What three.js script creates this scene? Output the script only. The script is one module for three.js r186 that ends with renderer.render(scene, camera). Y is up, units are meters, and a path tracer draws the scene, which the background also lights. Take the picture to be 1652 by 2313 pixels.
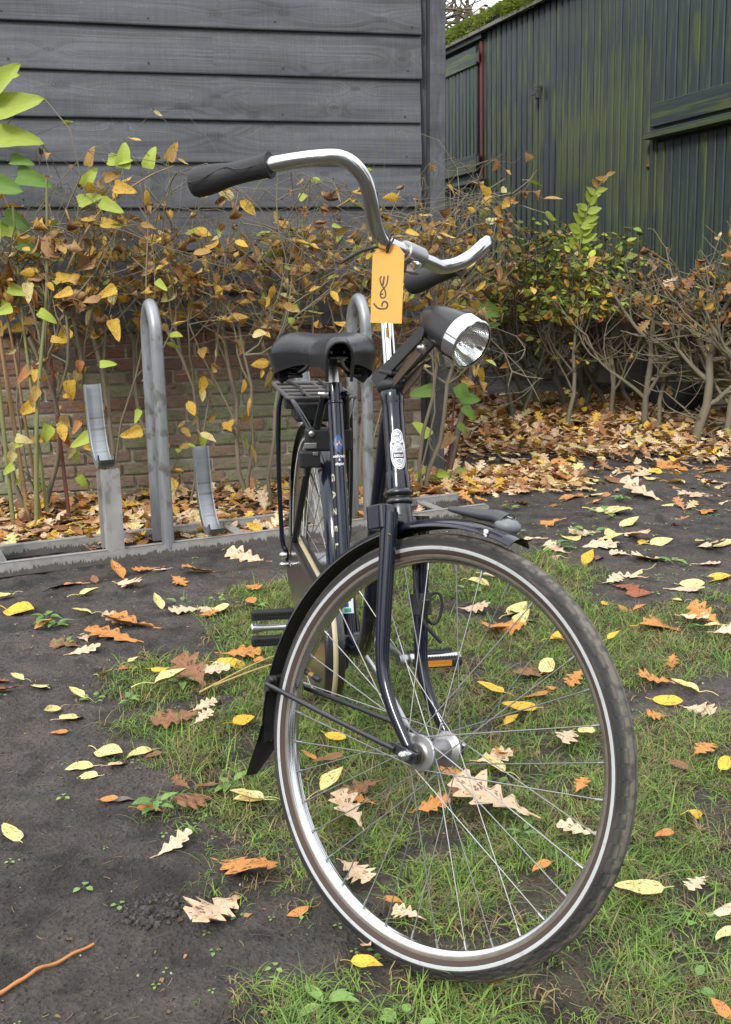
import * as THREE from 'three';
import { mergeGeometries } from 'three/addons/utils/BufferGeometryUtils.js';
import { RoundedBoxGeometry } from 'three/addons/geometries/RoundedBoxGeometry.js';

// ---------------------------------------------------------------- camera, sky, sun, exposure
const scene = new THREE.Scene();
const camera = new THREE.PerspectiveCamera(51.13, 731 / 1024, 0.05, 400);
camera.position.set(0, 1.1025, 0);
camera.rotation.set(-13.01 * Math.PI / 180, 0, -0.803 * Math.PI / 180, 'XYZ');
const renderer = new THREE.WebGLRenderer({ antialias: true });
renderer.toneMapping = THREE.LinearToneMapping;
renderer.toneMappingExposure = 1.9;
renderer.shadowMap.enabled = true;

const V3 = (x, y, z) => new THREE.Vector3(x, y, z);
const PI = Math.PI, sin = Math.sin, cos = Math.cos, abs = Math.abs, sqrt = Math.sqrt, min = Math.min, max = Math.max, floor = Math.floor;
const clamp = (x, a = 0, b = 1) => min(b, max(a, x)), lerp = (a, b, t) => a + (b - a) * t;
const sstep = (a, b, x) => { const t = clamp((x - a) / (b - a)); return t * t * (3 - 2 * t); };
function rng(seed) { let s = seed >>> 0; return () => { s = (s + 0x6D2B79F5) | 0; let t = Math.imul(s ^ (s >>> 15), 1 | s); t = (t + Math.imul(t ^ (t >>> 7), 61 | t)) ^ t; return ((t ^ (t >>> 14)) >>> 0) / 4294967296; }; }
const HT = (() => { const r = rng(77), a = new Float32Array(65536); for (let i = 0; i < 65536; i++) a[i] = r(); return a; })();
// value noise; px, py > 0 make it repeat after that many cells
function noise(x, y, px = 0, py = 0) {
  const xi = floor(x), yi = floor(y), fx = x - xi, fy = y - yi, u = fx * fx * (3 - 2 * fx), v = fy * fy * (3 - 2 * fy);
  const w = (n, p) => p ? ((n % p) + p) % p : n;
  const x0 = w(xi, px), x1 = w(xi + 1, px), y0 = w(yi, py), y1 = w(yi + 1, py);
  const h = (a, b) => HT[((a * 73 + b * 1619 + ((a * b) & 255) * 31) & 65535)];
  return lerp(lerp(h(x0, y0), h(x1, y0), u), lerp(h(x0, y1), h(x1, y1), u), v);
}
function fbm(x, y, o = 4, px = 0, py = 0) { let s = 0, a = .5, t = 0; for (let i = 0; i < o; i++) { s += a * noise(x + i * 17, y + i * 31, px, py); t += a; a *= .5; x *= 2; y *= 2; px *= 2; py *= 2; } return s / t; }

// overcast sky with thin blue breaks
{
  const w = 512, h = 256, d = new Float32Array(w * h * 4);
  for (let j = 0; j < h; j++) for (let i = 0; i < w; i++) {
    const el = (j + .5) / h * PI - PI / 2, up = sin(el), k = (j * w + i) * 4;     // row 0 is straight down
    const az = i / w * 2 * PI, R = cos(el) / (abs(up) + .25);
    const c = sstep(.30, .55, fbm(R * cos(az) * 1.7 + 9, R * sin(az) * 1.7 + 5, 5));
    const g = .55 + .62 * clamp(up), cl = .8 + .4 * fbm(R * cos(az) * 3 + 40, R * sin(az) * 3 + 70, 4);
    const b = [.42, .58, .86].map((v) => v * (.9 + .2 * (1 - clamp(up))));
    const wc = [1.0, 1.0, 1.02];
    for (let q = 0; q < 3; q++) d[k + q] = up > -.02 ? lerp(b[q], wc[q] * g * cl * 1.35, lerp(1, c, .55)) : .12;
    d[k + 3] = 1;
  }
  const t = new THREE.DataTexture(d, w, h, THREE.RGBAFormat, THREE.FloatType);
  t.mapping = THREE.EquirectangularReflectionMapping; t.magFilter = THREE.LinearFilter; t.minFilter = THREE.LinearFilter; t.needsUpdate = true;
  scene.background = t; scene.environment = t;
}
const sun = new THREE.DirectionalLight(new THREE.Color(1, .96, .9), 1.5);
sun.position.set(-8, 15, 13); sun.target.position.set(0, 0, -4); sun.castShadow = true;
sun.shadow.radius = 26; sun.shadow.mapSize.set(2048, 2048);
Object.assign(sun.shadow.camera, { left: -9, right: 9, top: 9, bottom: -9, near: 1, far: 60 });
scene.add(sun, sun.target);

// ---------------------------------------------------------------- helpers
const used = {};
function numbered(n) { used[n] = (used[n] ?? -1) + 1; return used[n] ? n + '_' + String(used[n]).padStart(3, '0') : n; }
function mesh(name, geo, mat, parent) { const m = new THREE.Mesh(geo, mat); m.name = name; m.castShadow = m.receiveShadow = true; if (parent) parent.add(m); return m; }
function group(name, parent) { const g = new THREE.Group(); g.name = name; if (parent) parent.add(g); return g; }
function tag(o, label, category, grp, kind) { o.name = numbered(o.name); scene.add(o); o.userData = {}; if (label) o.userData.label = label; if (category) o.userData.category = category; if (grp) o.userData.group = grp; if (kind) o.userData.kind = kind; return o; }
function structure(o) { o.name = numbered(o.name); scene.add(o); o.userData = { kind: 'structure' }; return o; }
function std(c, rough = .8, extra = {}) { const m = new THREE.MeshStandardMaterial({ roughness: rough, ...extra }); m.color.setRGB(...c); return m; }
function phys(c, rough, extra = {}) { const m = new THREE.MeshPhysicalMaterial({ roughness: rough, ...extra }); m.color.setRGB(...c); return m; }
const toS = (v) => 255 * (v <= .0031308 ? v * 12.92 : 1.055 * Math.pow(clamp(v), 1 / 2.4) - .055);
// a colour map from fn(u, v, x, y) -> [r, g, b] linear; a plain map from fn -> number 0..1
function colourTex(w, h, fn, repeat = true) {
  const d = new Uint8Array(w * h * 4);
  for (let j = 0; j < h; j++) for (let i = 0; i < w; i++) { const c = fn((i + .5) / w, (j + .5) / h, i, j), k = (j * w + i) * 4; d[k] = toS(c[0]); d[k + 1] = toS(c[1]); d[k + 2] = toS(c[2]); d[k + 3] = 255; }
  return fin(new THREE.DataTexture(d, w, h), repeat, true);
}
function plainTex(w, h, fn, repeat = true) {
  const d = new Uint8Array(w * h * 4);
  for (let j = 0; j < h; j++) for (let i = 0; i < w; i++) { const c = clamp(fn((i + .5) / w, (j + .5) / h, i, j)) * 255, k = (j * w + i) * 4; d[k] = d[k + 1] = d[k + 2] = c; d[k + 3] = 255; }
  return fin(new THREE.DataTexture(d, w, h), repeat, false);
}
function fin(t, repeat, srgb) { t.magFilter = THREE.LinearFilter; t.minFilter = THREE.LinearMipmapLinearFilter; t.generateMipmaps = true; if (repeat) t.wrapS = t.wrapT = THREE.RepeatWrapping; if (srgb) t.colorSpace = THREE.SRGBColorSpace; t.needsUpdate = true; return t; }
function canvasTex(w, h, draw) { const c = document.createElement('canvas'); c.width = w; c.height = h; draw(c.getContext('2d'), w, h); const t = new THREE.CanvasTexture(c); t.colorSpace = THREE.SRGBColorSpace; return t; }
function geo(pos, uv, idx, nrm) { const g = new THREE.BufferGeometry(); g.setAttribute('position', new THREE.Float32BufferAttribute(pos, 3)); g.setAttribute('uv', new THREE.Float32BufferAttribute(uv, 2)); if (idx) g.setIndex(idx); if (nrm) g.setAttribute('normal', new THREE.Float32BufferAttribute(nrm, 3)); else g.computeVertexNormals(); return g; }
function merge(list) { return mergeGeometries(list.map((g) => { const h = g.index ? g.toNonIndexed() : g; for (const n of Object.keys(h.attributes)) if (!['position', 'normal', 'uv'].includes(n)) h.deleteAttribute(n); return h; })); }
const pts = (a) => a.map((p) => V3(...p));
function smooth(a, n, tension = .5) { return new THREE.CatmullRomCurve3(a[0].isVector3 ? a : pts(a), false, 'catmullrom', tension).getPoints(n); }
// a tube along points; rad is a number, a list or a function of 0..1; sx, sy squash the section
function sweep(P, rad, seg = 8, caps = true, sx = 1, sy = 1, up0) {
  if (!P[0].isVector3) P = pts(P);
  const n = P.length, pos = [], uv = [], idx = [], T = [];
  for (let i = 0; i < n; i++) T.push(V3().subVectors(P[min(i + 1, n - 1)], P[max(i - 1, 0)]).normalize());
  let N = up0 ? up0.clone() : (abs(T[0].y) < .9 ? V3(0, 1, 0) : V3(1, 0, 0)); N.addScaledVector(T[0], -N.dot(T[0])).normalize();
  let len = 0;
  for (let i = 0; i < n; i++) {
    N.addScaledVector(T[i], -N.dot(T[i])).normalize(); const B = V3().crossVectors(T[i], N);
    if (i) len += P[i].distanceTo(P[i - 1]);
    const r = typeof rad === 'number' ? rad : Array.isArray(rad) ? rad[i] : rad(i / (n - 1));
    for (let k = 0; k <= seg; k++) { const a = k / seg * 2 * PI, c = cos(a) * r * sx, s = sin(a) * r * sy; pos.push(P[i].x + N.x * c + B.x * s, P[i].y + N.y * c + B.y * s, P[i].z + N.z * c + B.z * s); uv.push(k / seg, len); }
  }
  const w = seg + 1;
  for (let i = 0; i < n - 1; i++) for (let k = 0; k < seg; k++) { const a = i * w + k; idx.push(a, a + w, a + 1, a + 1, a + w, a + w + 1); }
  const g = geo(pos, uv, idx);
  // close the seam's normals
  const nn = g.attributes.normal; for (let i = 0; i < n; i++) { const a = i * w, b = a + seg, v = V3(nn.getX(a) + nn.getX(b), nn.getY(a) + nn.getY(b), nn.getZ(a) + nn.getZ(b)).normalize(); nn.setXYZ(a, v.x, v.y, v.z); nn.setXYZ(b, v.x, v.y, v.z); }
  if (!caps) return g;
  const out = [g];
  for (const e of [0, n - 1]) { const p2 = [], u2 = [], i2 = []; p2.push(P[e].x, P[e].y, P[e].z); u2.push(.5, .5); for (let k = 0; k <= seg; k++) { const q = (e * w + k) * 3; p2.push(pos[q], pos[q + 1], pos[q + 2]); u2.push(.5 + .5 * cos(k), .5 + .5 * sin(k)); } for (let k = 1; k <= seg; k++) e ? i2.push(0, k + 1, k) : i2.push(0, k, k + 1); out.push(geo(p2, u2, i2)); }
  return merge(out);
}
const rod = (a, b, r, seg = 8, r2 = r) => sweep([a, b], [r, r2], seg);
// revolve [r, z] points round the z axis between two angles; a doubled point makes a crease
function latheZ(prof, seg = 48, a0 = 0, a1 = 2 * PI) {
  const m = prof.length, pos = [], nrm = [], uv = [], idx = []; let L = [0];
  for (let i = 1; i < m; i++) L.push(L[i - 1] + Math.hypot(prof[i][0] - prof[i - 1][0], prof[i][1] - prof[i - 1][1]));
  const same = (i, j) => prof[i] && prof[j] && prof[i][0] === prof[j][0] && prof[i][1] === prof[j][1];
  for (let k = 0; k <= seg; k++) {
    const a = lerp(a0, a1, k / seg), c = cos(a), s = sin(a);
    for (let i = 0; i < m; i++) {
      const p = prof[max(0, same(i, i - 1) ? i : i - 1)], q = prof[min(m - 1, same(i, i + 1) ? i : i + 1)];
      let nr = (q[1] - p[1]), nz = -(q[0] - p[0]); const l = Math.hypot(nr, nz) || 1; nr /= l; nz /= l;
      pos.push(prof[i][0] * c, prof[i][0] * s, prof[i][1]); nrm.push(nr * c, nr * s, nz); uv.push(k / seg, L[i]);
    }
  }
  for (let k = 0; k < seg; k++) for (let i = 0; i < m - 1; i++) { const a = k * m + i; idx.push(a, a + m, a + 1, a + 1, a + m, a + m + 1); }
  return geo(pos, uv, idx, nrm);
}
// the same, about the line from a towards b (z of the profile is the distance along it)
function latheOn(a, dir, prof, seg = 32) { const g = latheZ(prof, seg); const q = new THREE.Quaternion().setFromUnitVectors(V3(0, 0, 1), dir.clone().normalize()); return g.applyMatrix4(new THREE.Matrix4().compose(a, q, V3(1, 1, 1))); }
function box(w, h, d, x = 0, y = 0, z = 0, r = 0) { const g = r ? new RoundedBoxGeometry(w, h, d, 2, r) : new THREE.BoxGeometry(w, h, d); return g.translate(x, y, z); }
function roundedShape(w, h, r) { const s = new THREE.Shape(), x = -w / 2, y = -h / 2; s.moveTo(x + r, y); s.lineTo(x + w - r, y); s.quadraticCurveTo(x + w, y, x + w, y + r); s.lineTo(x + w, y + h - r); s.quadraticCurveTo(x + w, y + h, x + w - r, y + h); s.lineTo(x + r, y + h); s.quadraticCurveTo(x, y + h, x, y + h - r); s.lineTo(x, y + r); s.quadraticCurveTo(x, y, x + r, y); return s; }
// metres-sized box uv: every face gets uv in metres
function metreUV(g, ou = 0, ov = 0) { g = g.index ? g.toNonIndexed() : g; g.computeVertexNormals(); const p = g.attributes.position, n = g.attributes.normal, u = g.attributes.uv; for (let i = 0; i < p.count; i++) { const ax = abs(n.getX(i)), ay = abs(n.getY(i)), az = abs(n.getZ(i)); if (az >= ax && az >= ay) u.setXY(i, p.getX(i) + ou, p.getY(i) + ov); else if (ay >= ax) u.setXY(i, p.getX(i) + ou, p.getZ(i) + ov); else u.setXY(i, p.getZ(i) + ou, p.getY(i) + ov); } return g; }
// ---------------------------------------------------------------- ground
// grassed part of the yard (outline in metres), the rest is bare trodden soil
const GP = [[-.19, -1.39], [-.15, -1.68], [-.24, -1.91], [-.41, -2.17], [-.61, -2.27], [-.66, -2.51], [-.61, -2.75], [-.46, -2.98], [-.45, -3.35], [-.42, -3.6], [-.11, -3.81], [.26, -3.91], [.46, -3.9], [.73, -3.95], [.77, -3.54], [.86, -3.34], [1.24, -3.47], [2.6, -3.6], [2.6, 1], [-.1, 1]];
function polyDist(x, z) { let ins = false, d = 9; for (let i = 0, j = GP.length - 1; i < GP.length; j = i++) { const [xi, zi] = GP[i], [xj, zj] = GP[j]; if ((zi > z) !== (zj > z) && x < (xj - xi) * (z - zi) / (zj - zi) + xi) ins = !ins; const t = clamp(((x - xi) * (xj - xi) + (z - zi) * (zj - zi)) / ((xj - xi) ** 2 + (zj - zi) ** 2)); d = min(d, Math.hypot(x - xi - t * (xj - xi), z - zi - t * (zj - zi))); } return ins ? d : -d; }
function grassAmount(x, z) { return clamp(sstep(-.12, .2, polyDist(x, z) + (fbm(x * 3.2 + 5, z * 3.2, 4) - .5) * .5) * sstep(.16, .46, fbm(x * 2.3 + 31, z * 2.3 + 7, 4))); }
function height(x, z) {
  let h = (fbm(x * 1.3 + 3, z * 1.3, 3) - .5) * .035 + (fbm(x * 9, z * 9, 3) - .5) * .016 + (noise(x * 34, z * 34) - .5) * .009 + sstep(.6, .8, fbm(x * 20 + 9, z * 20, 3)) * .008;
  const dc = Math.hypot(x + .384, z + 1.674); h += .016 * Math.exp(-dc * dc / .0016) * (.4 + noise(x * 70, z * 70)); // a kicked-up clod
  for (const [wx, wz] of [[.06, -1.57], [-.14, -2.69]]) h *= 1 - .8 * Math.exp(-((x - wx) ** 2 + (z - wz) ** 2) / .02);
  h *= 1 - sstep(-9, -30, z);
  return h;
}
{
  const axis = (steps) => { const a = []; for (const [from, to, st] of steps) for (let v = from; v < to - 1e-6; v += st) a.push(v); a.push(steps.at(-1)[1]); return a; };
  const xs = axis([[-60, -12, 6], [-12, -3, .6], [-3, -1.6, .07], [-1.6, 1.8, .022], [1.8, 4, .07], [4, 12, .6], [12, 60, 6]]);
  const zs = axis([[-90, -20, 7], [-20, -10, .6], [-10, -5.4, .07], [-5.4, -1, .024], [-1, 3, .3], [3, 40, 5]]);
  const pos = [], uv = [], idx = [], col = [], W = xs.length;
  for (const z of zs) for (const x of xs) {
    pos.push(x, height(x, z), z); uv.push(x / 1.3, -z / 1.3);
    const near = x > -3.5 && x < 4.5 && z > -10, g = near ? grassAmount(x, z) : .3, m = fbm(x * 1.7 + 60, z * 1.7 + 20, 4), f = fbm(x * 14, z * 14, 3);
    const moss = g * sstep(.3, .7, f + .2);
    const k = .84 + .85 * (m - .5) + .5 * (f - .5);
    col.push(lerp(k, .62, moss * .6), lerp(k * .985, .62, moss * .6), lerp(k, .30, moss * .6));
  }
  for (let j = 0; j < zs.length - 1; j++) for (let i = 0; i < W - 1; i++) { const a = j * W + i; idx.push(a, a + W, a + 1, a + 1, a + W, a + W + 1); }
  const g = geo(pos, uv, idx); g.setAttribute('color', new THREE.Float32BufferAttribute(col, 3));
  // crumbly dark soil: grains, root fibres, pale sand specks
  const N = 1536, hgt = new Float32Array(N * N);
  for (let j = 0; j < N; j++) for (let i = 0; i < N; i++) { const u = i / N, v = j / N; hgt[j * N + i] = .45 * fbm(u * 24, v * 24, 4, 24, 24) + .35 * noise(u * 210, v * 210, 210, 210) + .2 * noise(u * 480, v * 480, 480, 480); }
  const spk = new Float32Array(N * N), r = rng(5);
  for (let k = 0; k < 5200; k++) { const x = floor(r() * N), y = floor(r() * N), s = 1 + r() * 2.4, b = r() < .55 ? -.5 - r() * .4 : .5 + r() * 1.1; for (let dy = -3; dy <= 3; dy++) for (let dx = -3; dx <= 3; dx++) if (dx * dx + dy * dy < s * s) spk[((y + dy + N) % N) * N + (x + dx + N) % N] = b; }
  for (let k = 0; k < 900; k++) { let x = r() * N, y = r() * N, a = r() * 6.3; const l = 8 + r() * 34, b = r() < .5 ? .9 : -.6; for (let s = 0; s < l; s++) { a += (r() - .5) * .25; x += cos(a); y += sin(a); spk[((floor(y) % N + N) % N) * N + (floor(x) % N + N) % N] = b; } }
  const map = colourTex(N, N, (u, v, i, j) => { const h = hgt[j * N + i], s = spk[j * N + i], t = fbm(u * 9 + 3, v * 9, 3, 9, 9); const cl = sstep(.56, .74, fbm(u * 22 + 7, v * 22, 4, 22, 22)), b = .060 * (.14 + 1.7 * h) * (1 + .85 * s) * (1 - .45 * cl); return [b * (1.04 + .12 * t), b * (.91 + .03 * t), b * (.80 - .06 * t)]; });
  const bump = plainTex(N, N, (u, v, i, j) => hgt[j * N + i] * .85 + .15 * (spk[j * N + i] > 0 ? 1 : 0));
  const m = new THREE.MeshStandardMaterial({ map, bumpMap: bump, bumpScale: .014, roughness: .97, vertexColors: true });
  structure(mesh('ground', g, m));
}
// ---------------------------------------------------------------- leaves: shapes and materials
// a leaf lying along +x from its base, rib on the x axis, upper side +y
function leafGeo({ L = 1, W = .5, N = 10, M = 2, shape, fold = .15, curl = .2, wave = .05, twist = 0, stalk = .25, seed = 1, lean = 0 }) {
  const r = rng(seed), ph = r() * 9, pos = [], uv = [], idx = [], C = 2 * M + 1;
  for (let i = 0; i <= N; i++) {
    const t = i / N, w = shape(t) * W * .5;
    for (let c = 0; c < C; c++) {
      const s = (c - M) / M, e = abs(s), wob = 1 + .12 * (noise(t * 7 + ph, s > 0 ? 3 : 9) - .5);
      const x = L * t + lean * w * e * .9, z = s * w * wob;
      const y = fold * abs(z) + wave * L * (noise(t * 4 + ph, s * 1.5 + ph) - .5) * (e * .8 + .2);
      pos.push(x, y, z); uv.push(.5 + s * .5, t);
    }
  }
  for (let i = 0; i < N; i++) for (let c = 0; c < C - 1; c++) { const a = i * C + c; idx.push(a, a + 1, a + C, a + 1, a + C + 1, a + C); }
  // bend along the length, twist round it
  for (let i = 0; i < pos.length; i += 3) { const t = pos[i] / L, a = curl * t, x = pos[i], y = pos[i + 1]; const k = curl ? L / curl : 0; const bx = curl ? k * sin(a) : x, by = curl ? k * (1 - cos(a)) : 0; const tw = twist * t; const y2 = y * cos(tw) - pos[i + 2] * sin(tw), z2 = y * sin(tw) + pos[i + 2] * cos(tw); pos[i] = bx - y2 * sin(a); pos[i + 1] = by + y2 * cos(a); pos[i + 2] = z2; }
  const g = [geo(pos, uv, idx)];
  if (stalk) { const s = sweep(smooth([[0.02 * L, 0, 0], [-stalk * L * .5, stalk * L * (r() - .3) * .3, stalk * L * (r() - .5) * .3], [-stalk * L, stalk * L * (r() - .2) * .3, stalk * L * (r() - .5) * .5]], 3), L * .013, 3, false); const u = s.attributes.uv; for (let i = 0; i < u.count; i++) u.setXY(i, .5, .02); g.push(s); }
  return merge(g);
}
const ovate = (t) => Math.pow(sin(PI * Math.pow(clamp(t, 0, 1), .72)), .85) * (1 - .12 * t);
const heart = (t) => t < .12 ? .72 + t * 2 : Math.pow(clamp((1 - t) / .88), .62) * (1 - .1 * (1 - t)) * 1.0;
const oak = (t) => { const env = Math.pow(sin(PI * Math.pow(t, 1.15)), .7) * (.55 + .5 * t), l = .5 + .5 * cos(t * 2 * PI * 4.6 - 1.0); return max(.03, env * (.40 + .62 * Math.pow(l, .9))); };
const round = (t) => Math.pow(sin(PI * Math.pow(t, .82)), .6);
const leafTex = (kind, seed) => colourTex(192, 192, (u, v) => {
  const s = abs(u - .5) * 2; let b = .86 + .26 * (fbm(u * 6 + seed, v * 6, 4) - .5);
  const vn = abs(((v * 9 - s * (kind === 'oak' ? 2.2 : 2.6)) % 1 + 1) % 1 - .5) * 2;      // side veins
  b *= 1 - .16 * sstep(.86, 1, vn); if (s < .035) b *= 1.14;
  const sp = fbm(u * 17 + seed * 3, v * 17, 2); const d = sstep(.70, .76, sp);
  const e = sstep(.55, .8, fbm(u * 3 + seed * 7, v * 3 + 2, 3));
  return [b * lerp(1, .93, e) * lerp(1, .35, d), b * lerp(1, .80, e) * lerp(1, .26, d), b * lerp(1, .62, e) * lerp(1, .25, d)];
});
const leafMaps = [leafTex('oak', 1), leafTex('ovate', 2), leafTex('ovate', 6)];
leafMaps.push(colourTex(192, 192, (u, v) => { const s = abs(u - .5) * 2, vn = abs(((v * 8 - s * 2.4) % 1 + 1) % 1 - .5) * 2, b = (.86 + .2 * (fbm(u * 7, v * 7, 4) - .5)) * (1 + .16 * sstep(.82, 1, vn)) * (s < .04 ? 1.22 : 1), y = sstep(.6, .8, fbm(u * 3 + 4, v * 3, 3)); return [b * lerp(1, 1.25, y), b, b * lerp(1, .8, y)]; }));   // fresh leaf: pale veins, no spots
const LC = { tan: [.70, .51, .33], orange: [.55, .24, .06], brown: [.26, .125, .055], yellow: [.74, .46, .045], pale: [.72, .62, .25], red: [.30, .10, .04], grey: [.20, .16, .14], green: [.17, .32, .045], lime: [.42, .52, .06], ochre: [.50, .30, .065], dry: [.37, .215, .085], olive: [.24, .27, .06] };
const lmCache = {};
function leafMat(c, i = 0, tr = 0) { const k = c + i + tr; return lmCache[k] ??= (tr ? phys(LC[c], .75, { map: leafMaps[i], side: THREE.DoubleSide, transmission: tr, thickness: 0 }) : std(LC[c], .72, { map: leafMaps[i], side: THREE.DoubleSide })); }
const groundOak = [], groundOvate = [];
for (let i = 0; i < 6; i++) groundOak.push(leafGeo({ W: .8, N: 22, M: 2, shape: oak, fold: .05 + .06 * (i % 3), curl: [.2, -.25, .4, .12, -.35, .25][i], wave: .12, twist: (i - 2.5) * .08, stalk: .16, seed: 11 + i, lean: .35 }));
for (let i = 0; i < 6; i++) groundOvate.push(leafGeo({ W: .56 - .04 * (i % 3), N: 12, M: 2, shape: i < 4 ? ovate : round, fold: [.5, .25, .8, .15, .1, .3][i], curl: [.5, -.4, .7, .2, .15, -.6][i], wave: .08, twist: (i - 2) * .15, stalk: [.5, .3, .6, .4, .2, .35][i], seed: 31 + i }));
const hedgeLeaf = [], dryLeaf = [];
for (let i = 0; i < 4; i++) hedgeLeaf.push(leafGeo({ W: .58 - .03 * i, N: 6, M: 1, shape: ovate, fold: .2 + .15 * i, curl: [.5, -.3, .3, .8][i], wave: .06, stalk: .18, seed: 51 + i }));
for (let i = 0; i < 5; i++) dryLeaf.push(leafGeo({ W: .55, N: 6, M: 2, shape: ovate, fold: 1.2 + .5 * i, curl: [1.4, -1.2, 2, 1, 1.7][i], wave: .2, twist: [.5, -1, 1.3, .2, -.6][i], stalk: .15, seed: 71 + i }));
const MARKS = [['beside the front wheel', .06, -1.57, .42], ['near the orange twig', -.53, -1.5, .42], ['beside the rear wheel', -.14, -2.69, .5], ['near the pair of crossed stalks', -.3, -2.75, .7], ['before the first rack hoop', -.75, -3.9, .75], ['before the second rack hoop', 0, -4.4, .6], ['near the barn corner post', .4, -5.5, .9], ['before the hedge by the wagon', 1.7, -6.3, 1.35]];
const nearWhat = (x, z) => { let best = 'well away from the bicycle', b = 1; for (const [w, mx, mz, r] of MARKS) { const d = Math.hypot(x - mx, z - mz) / r; if (d < b) { b = d; best = w; } } return best; };
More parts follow.
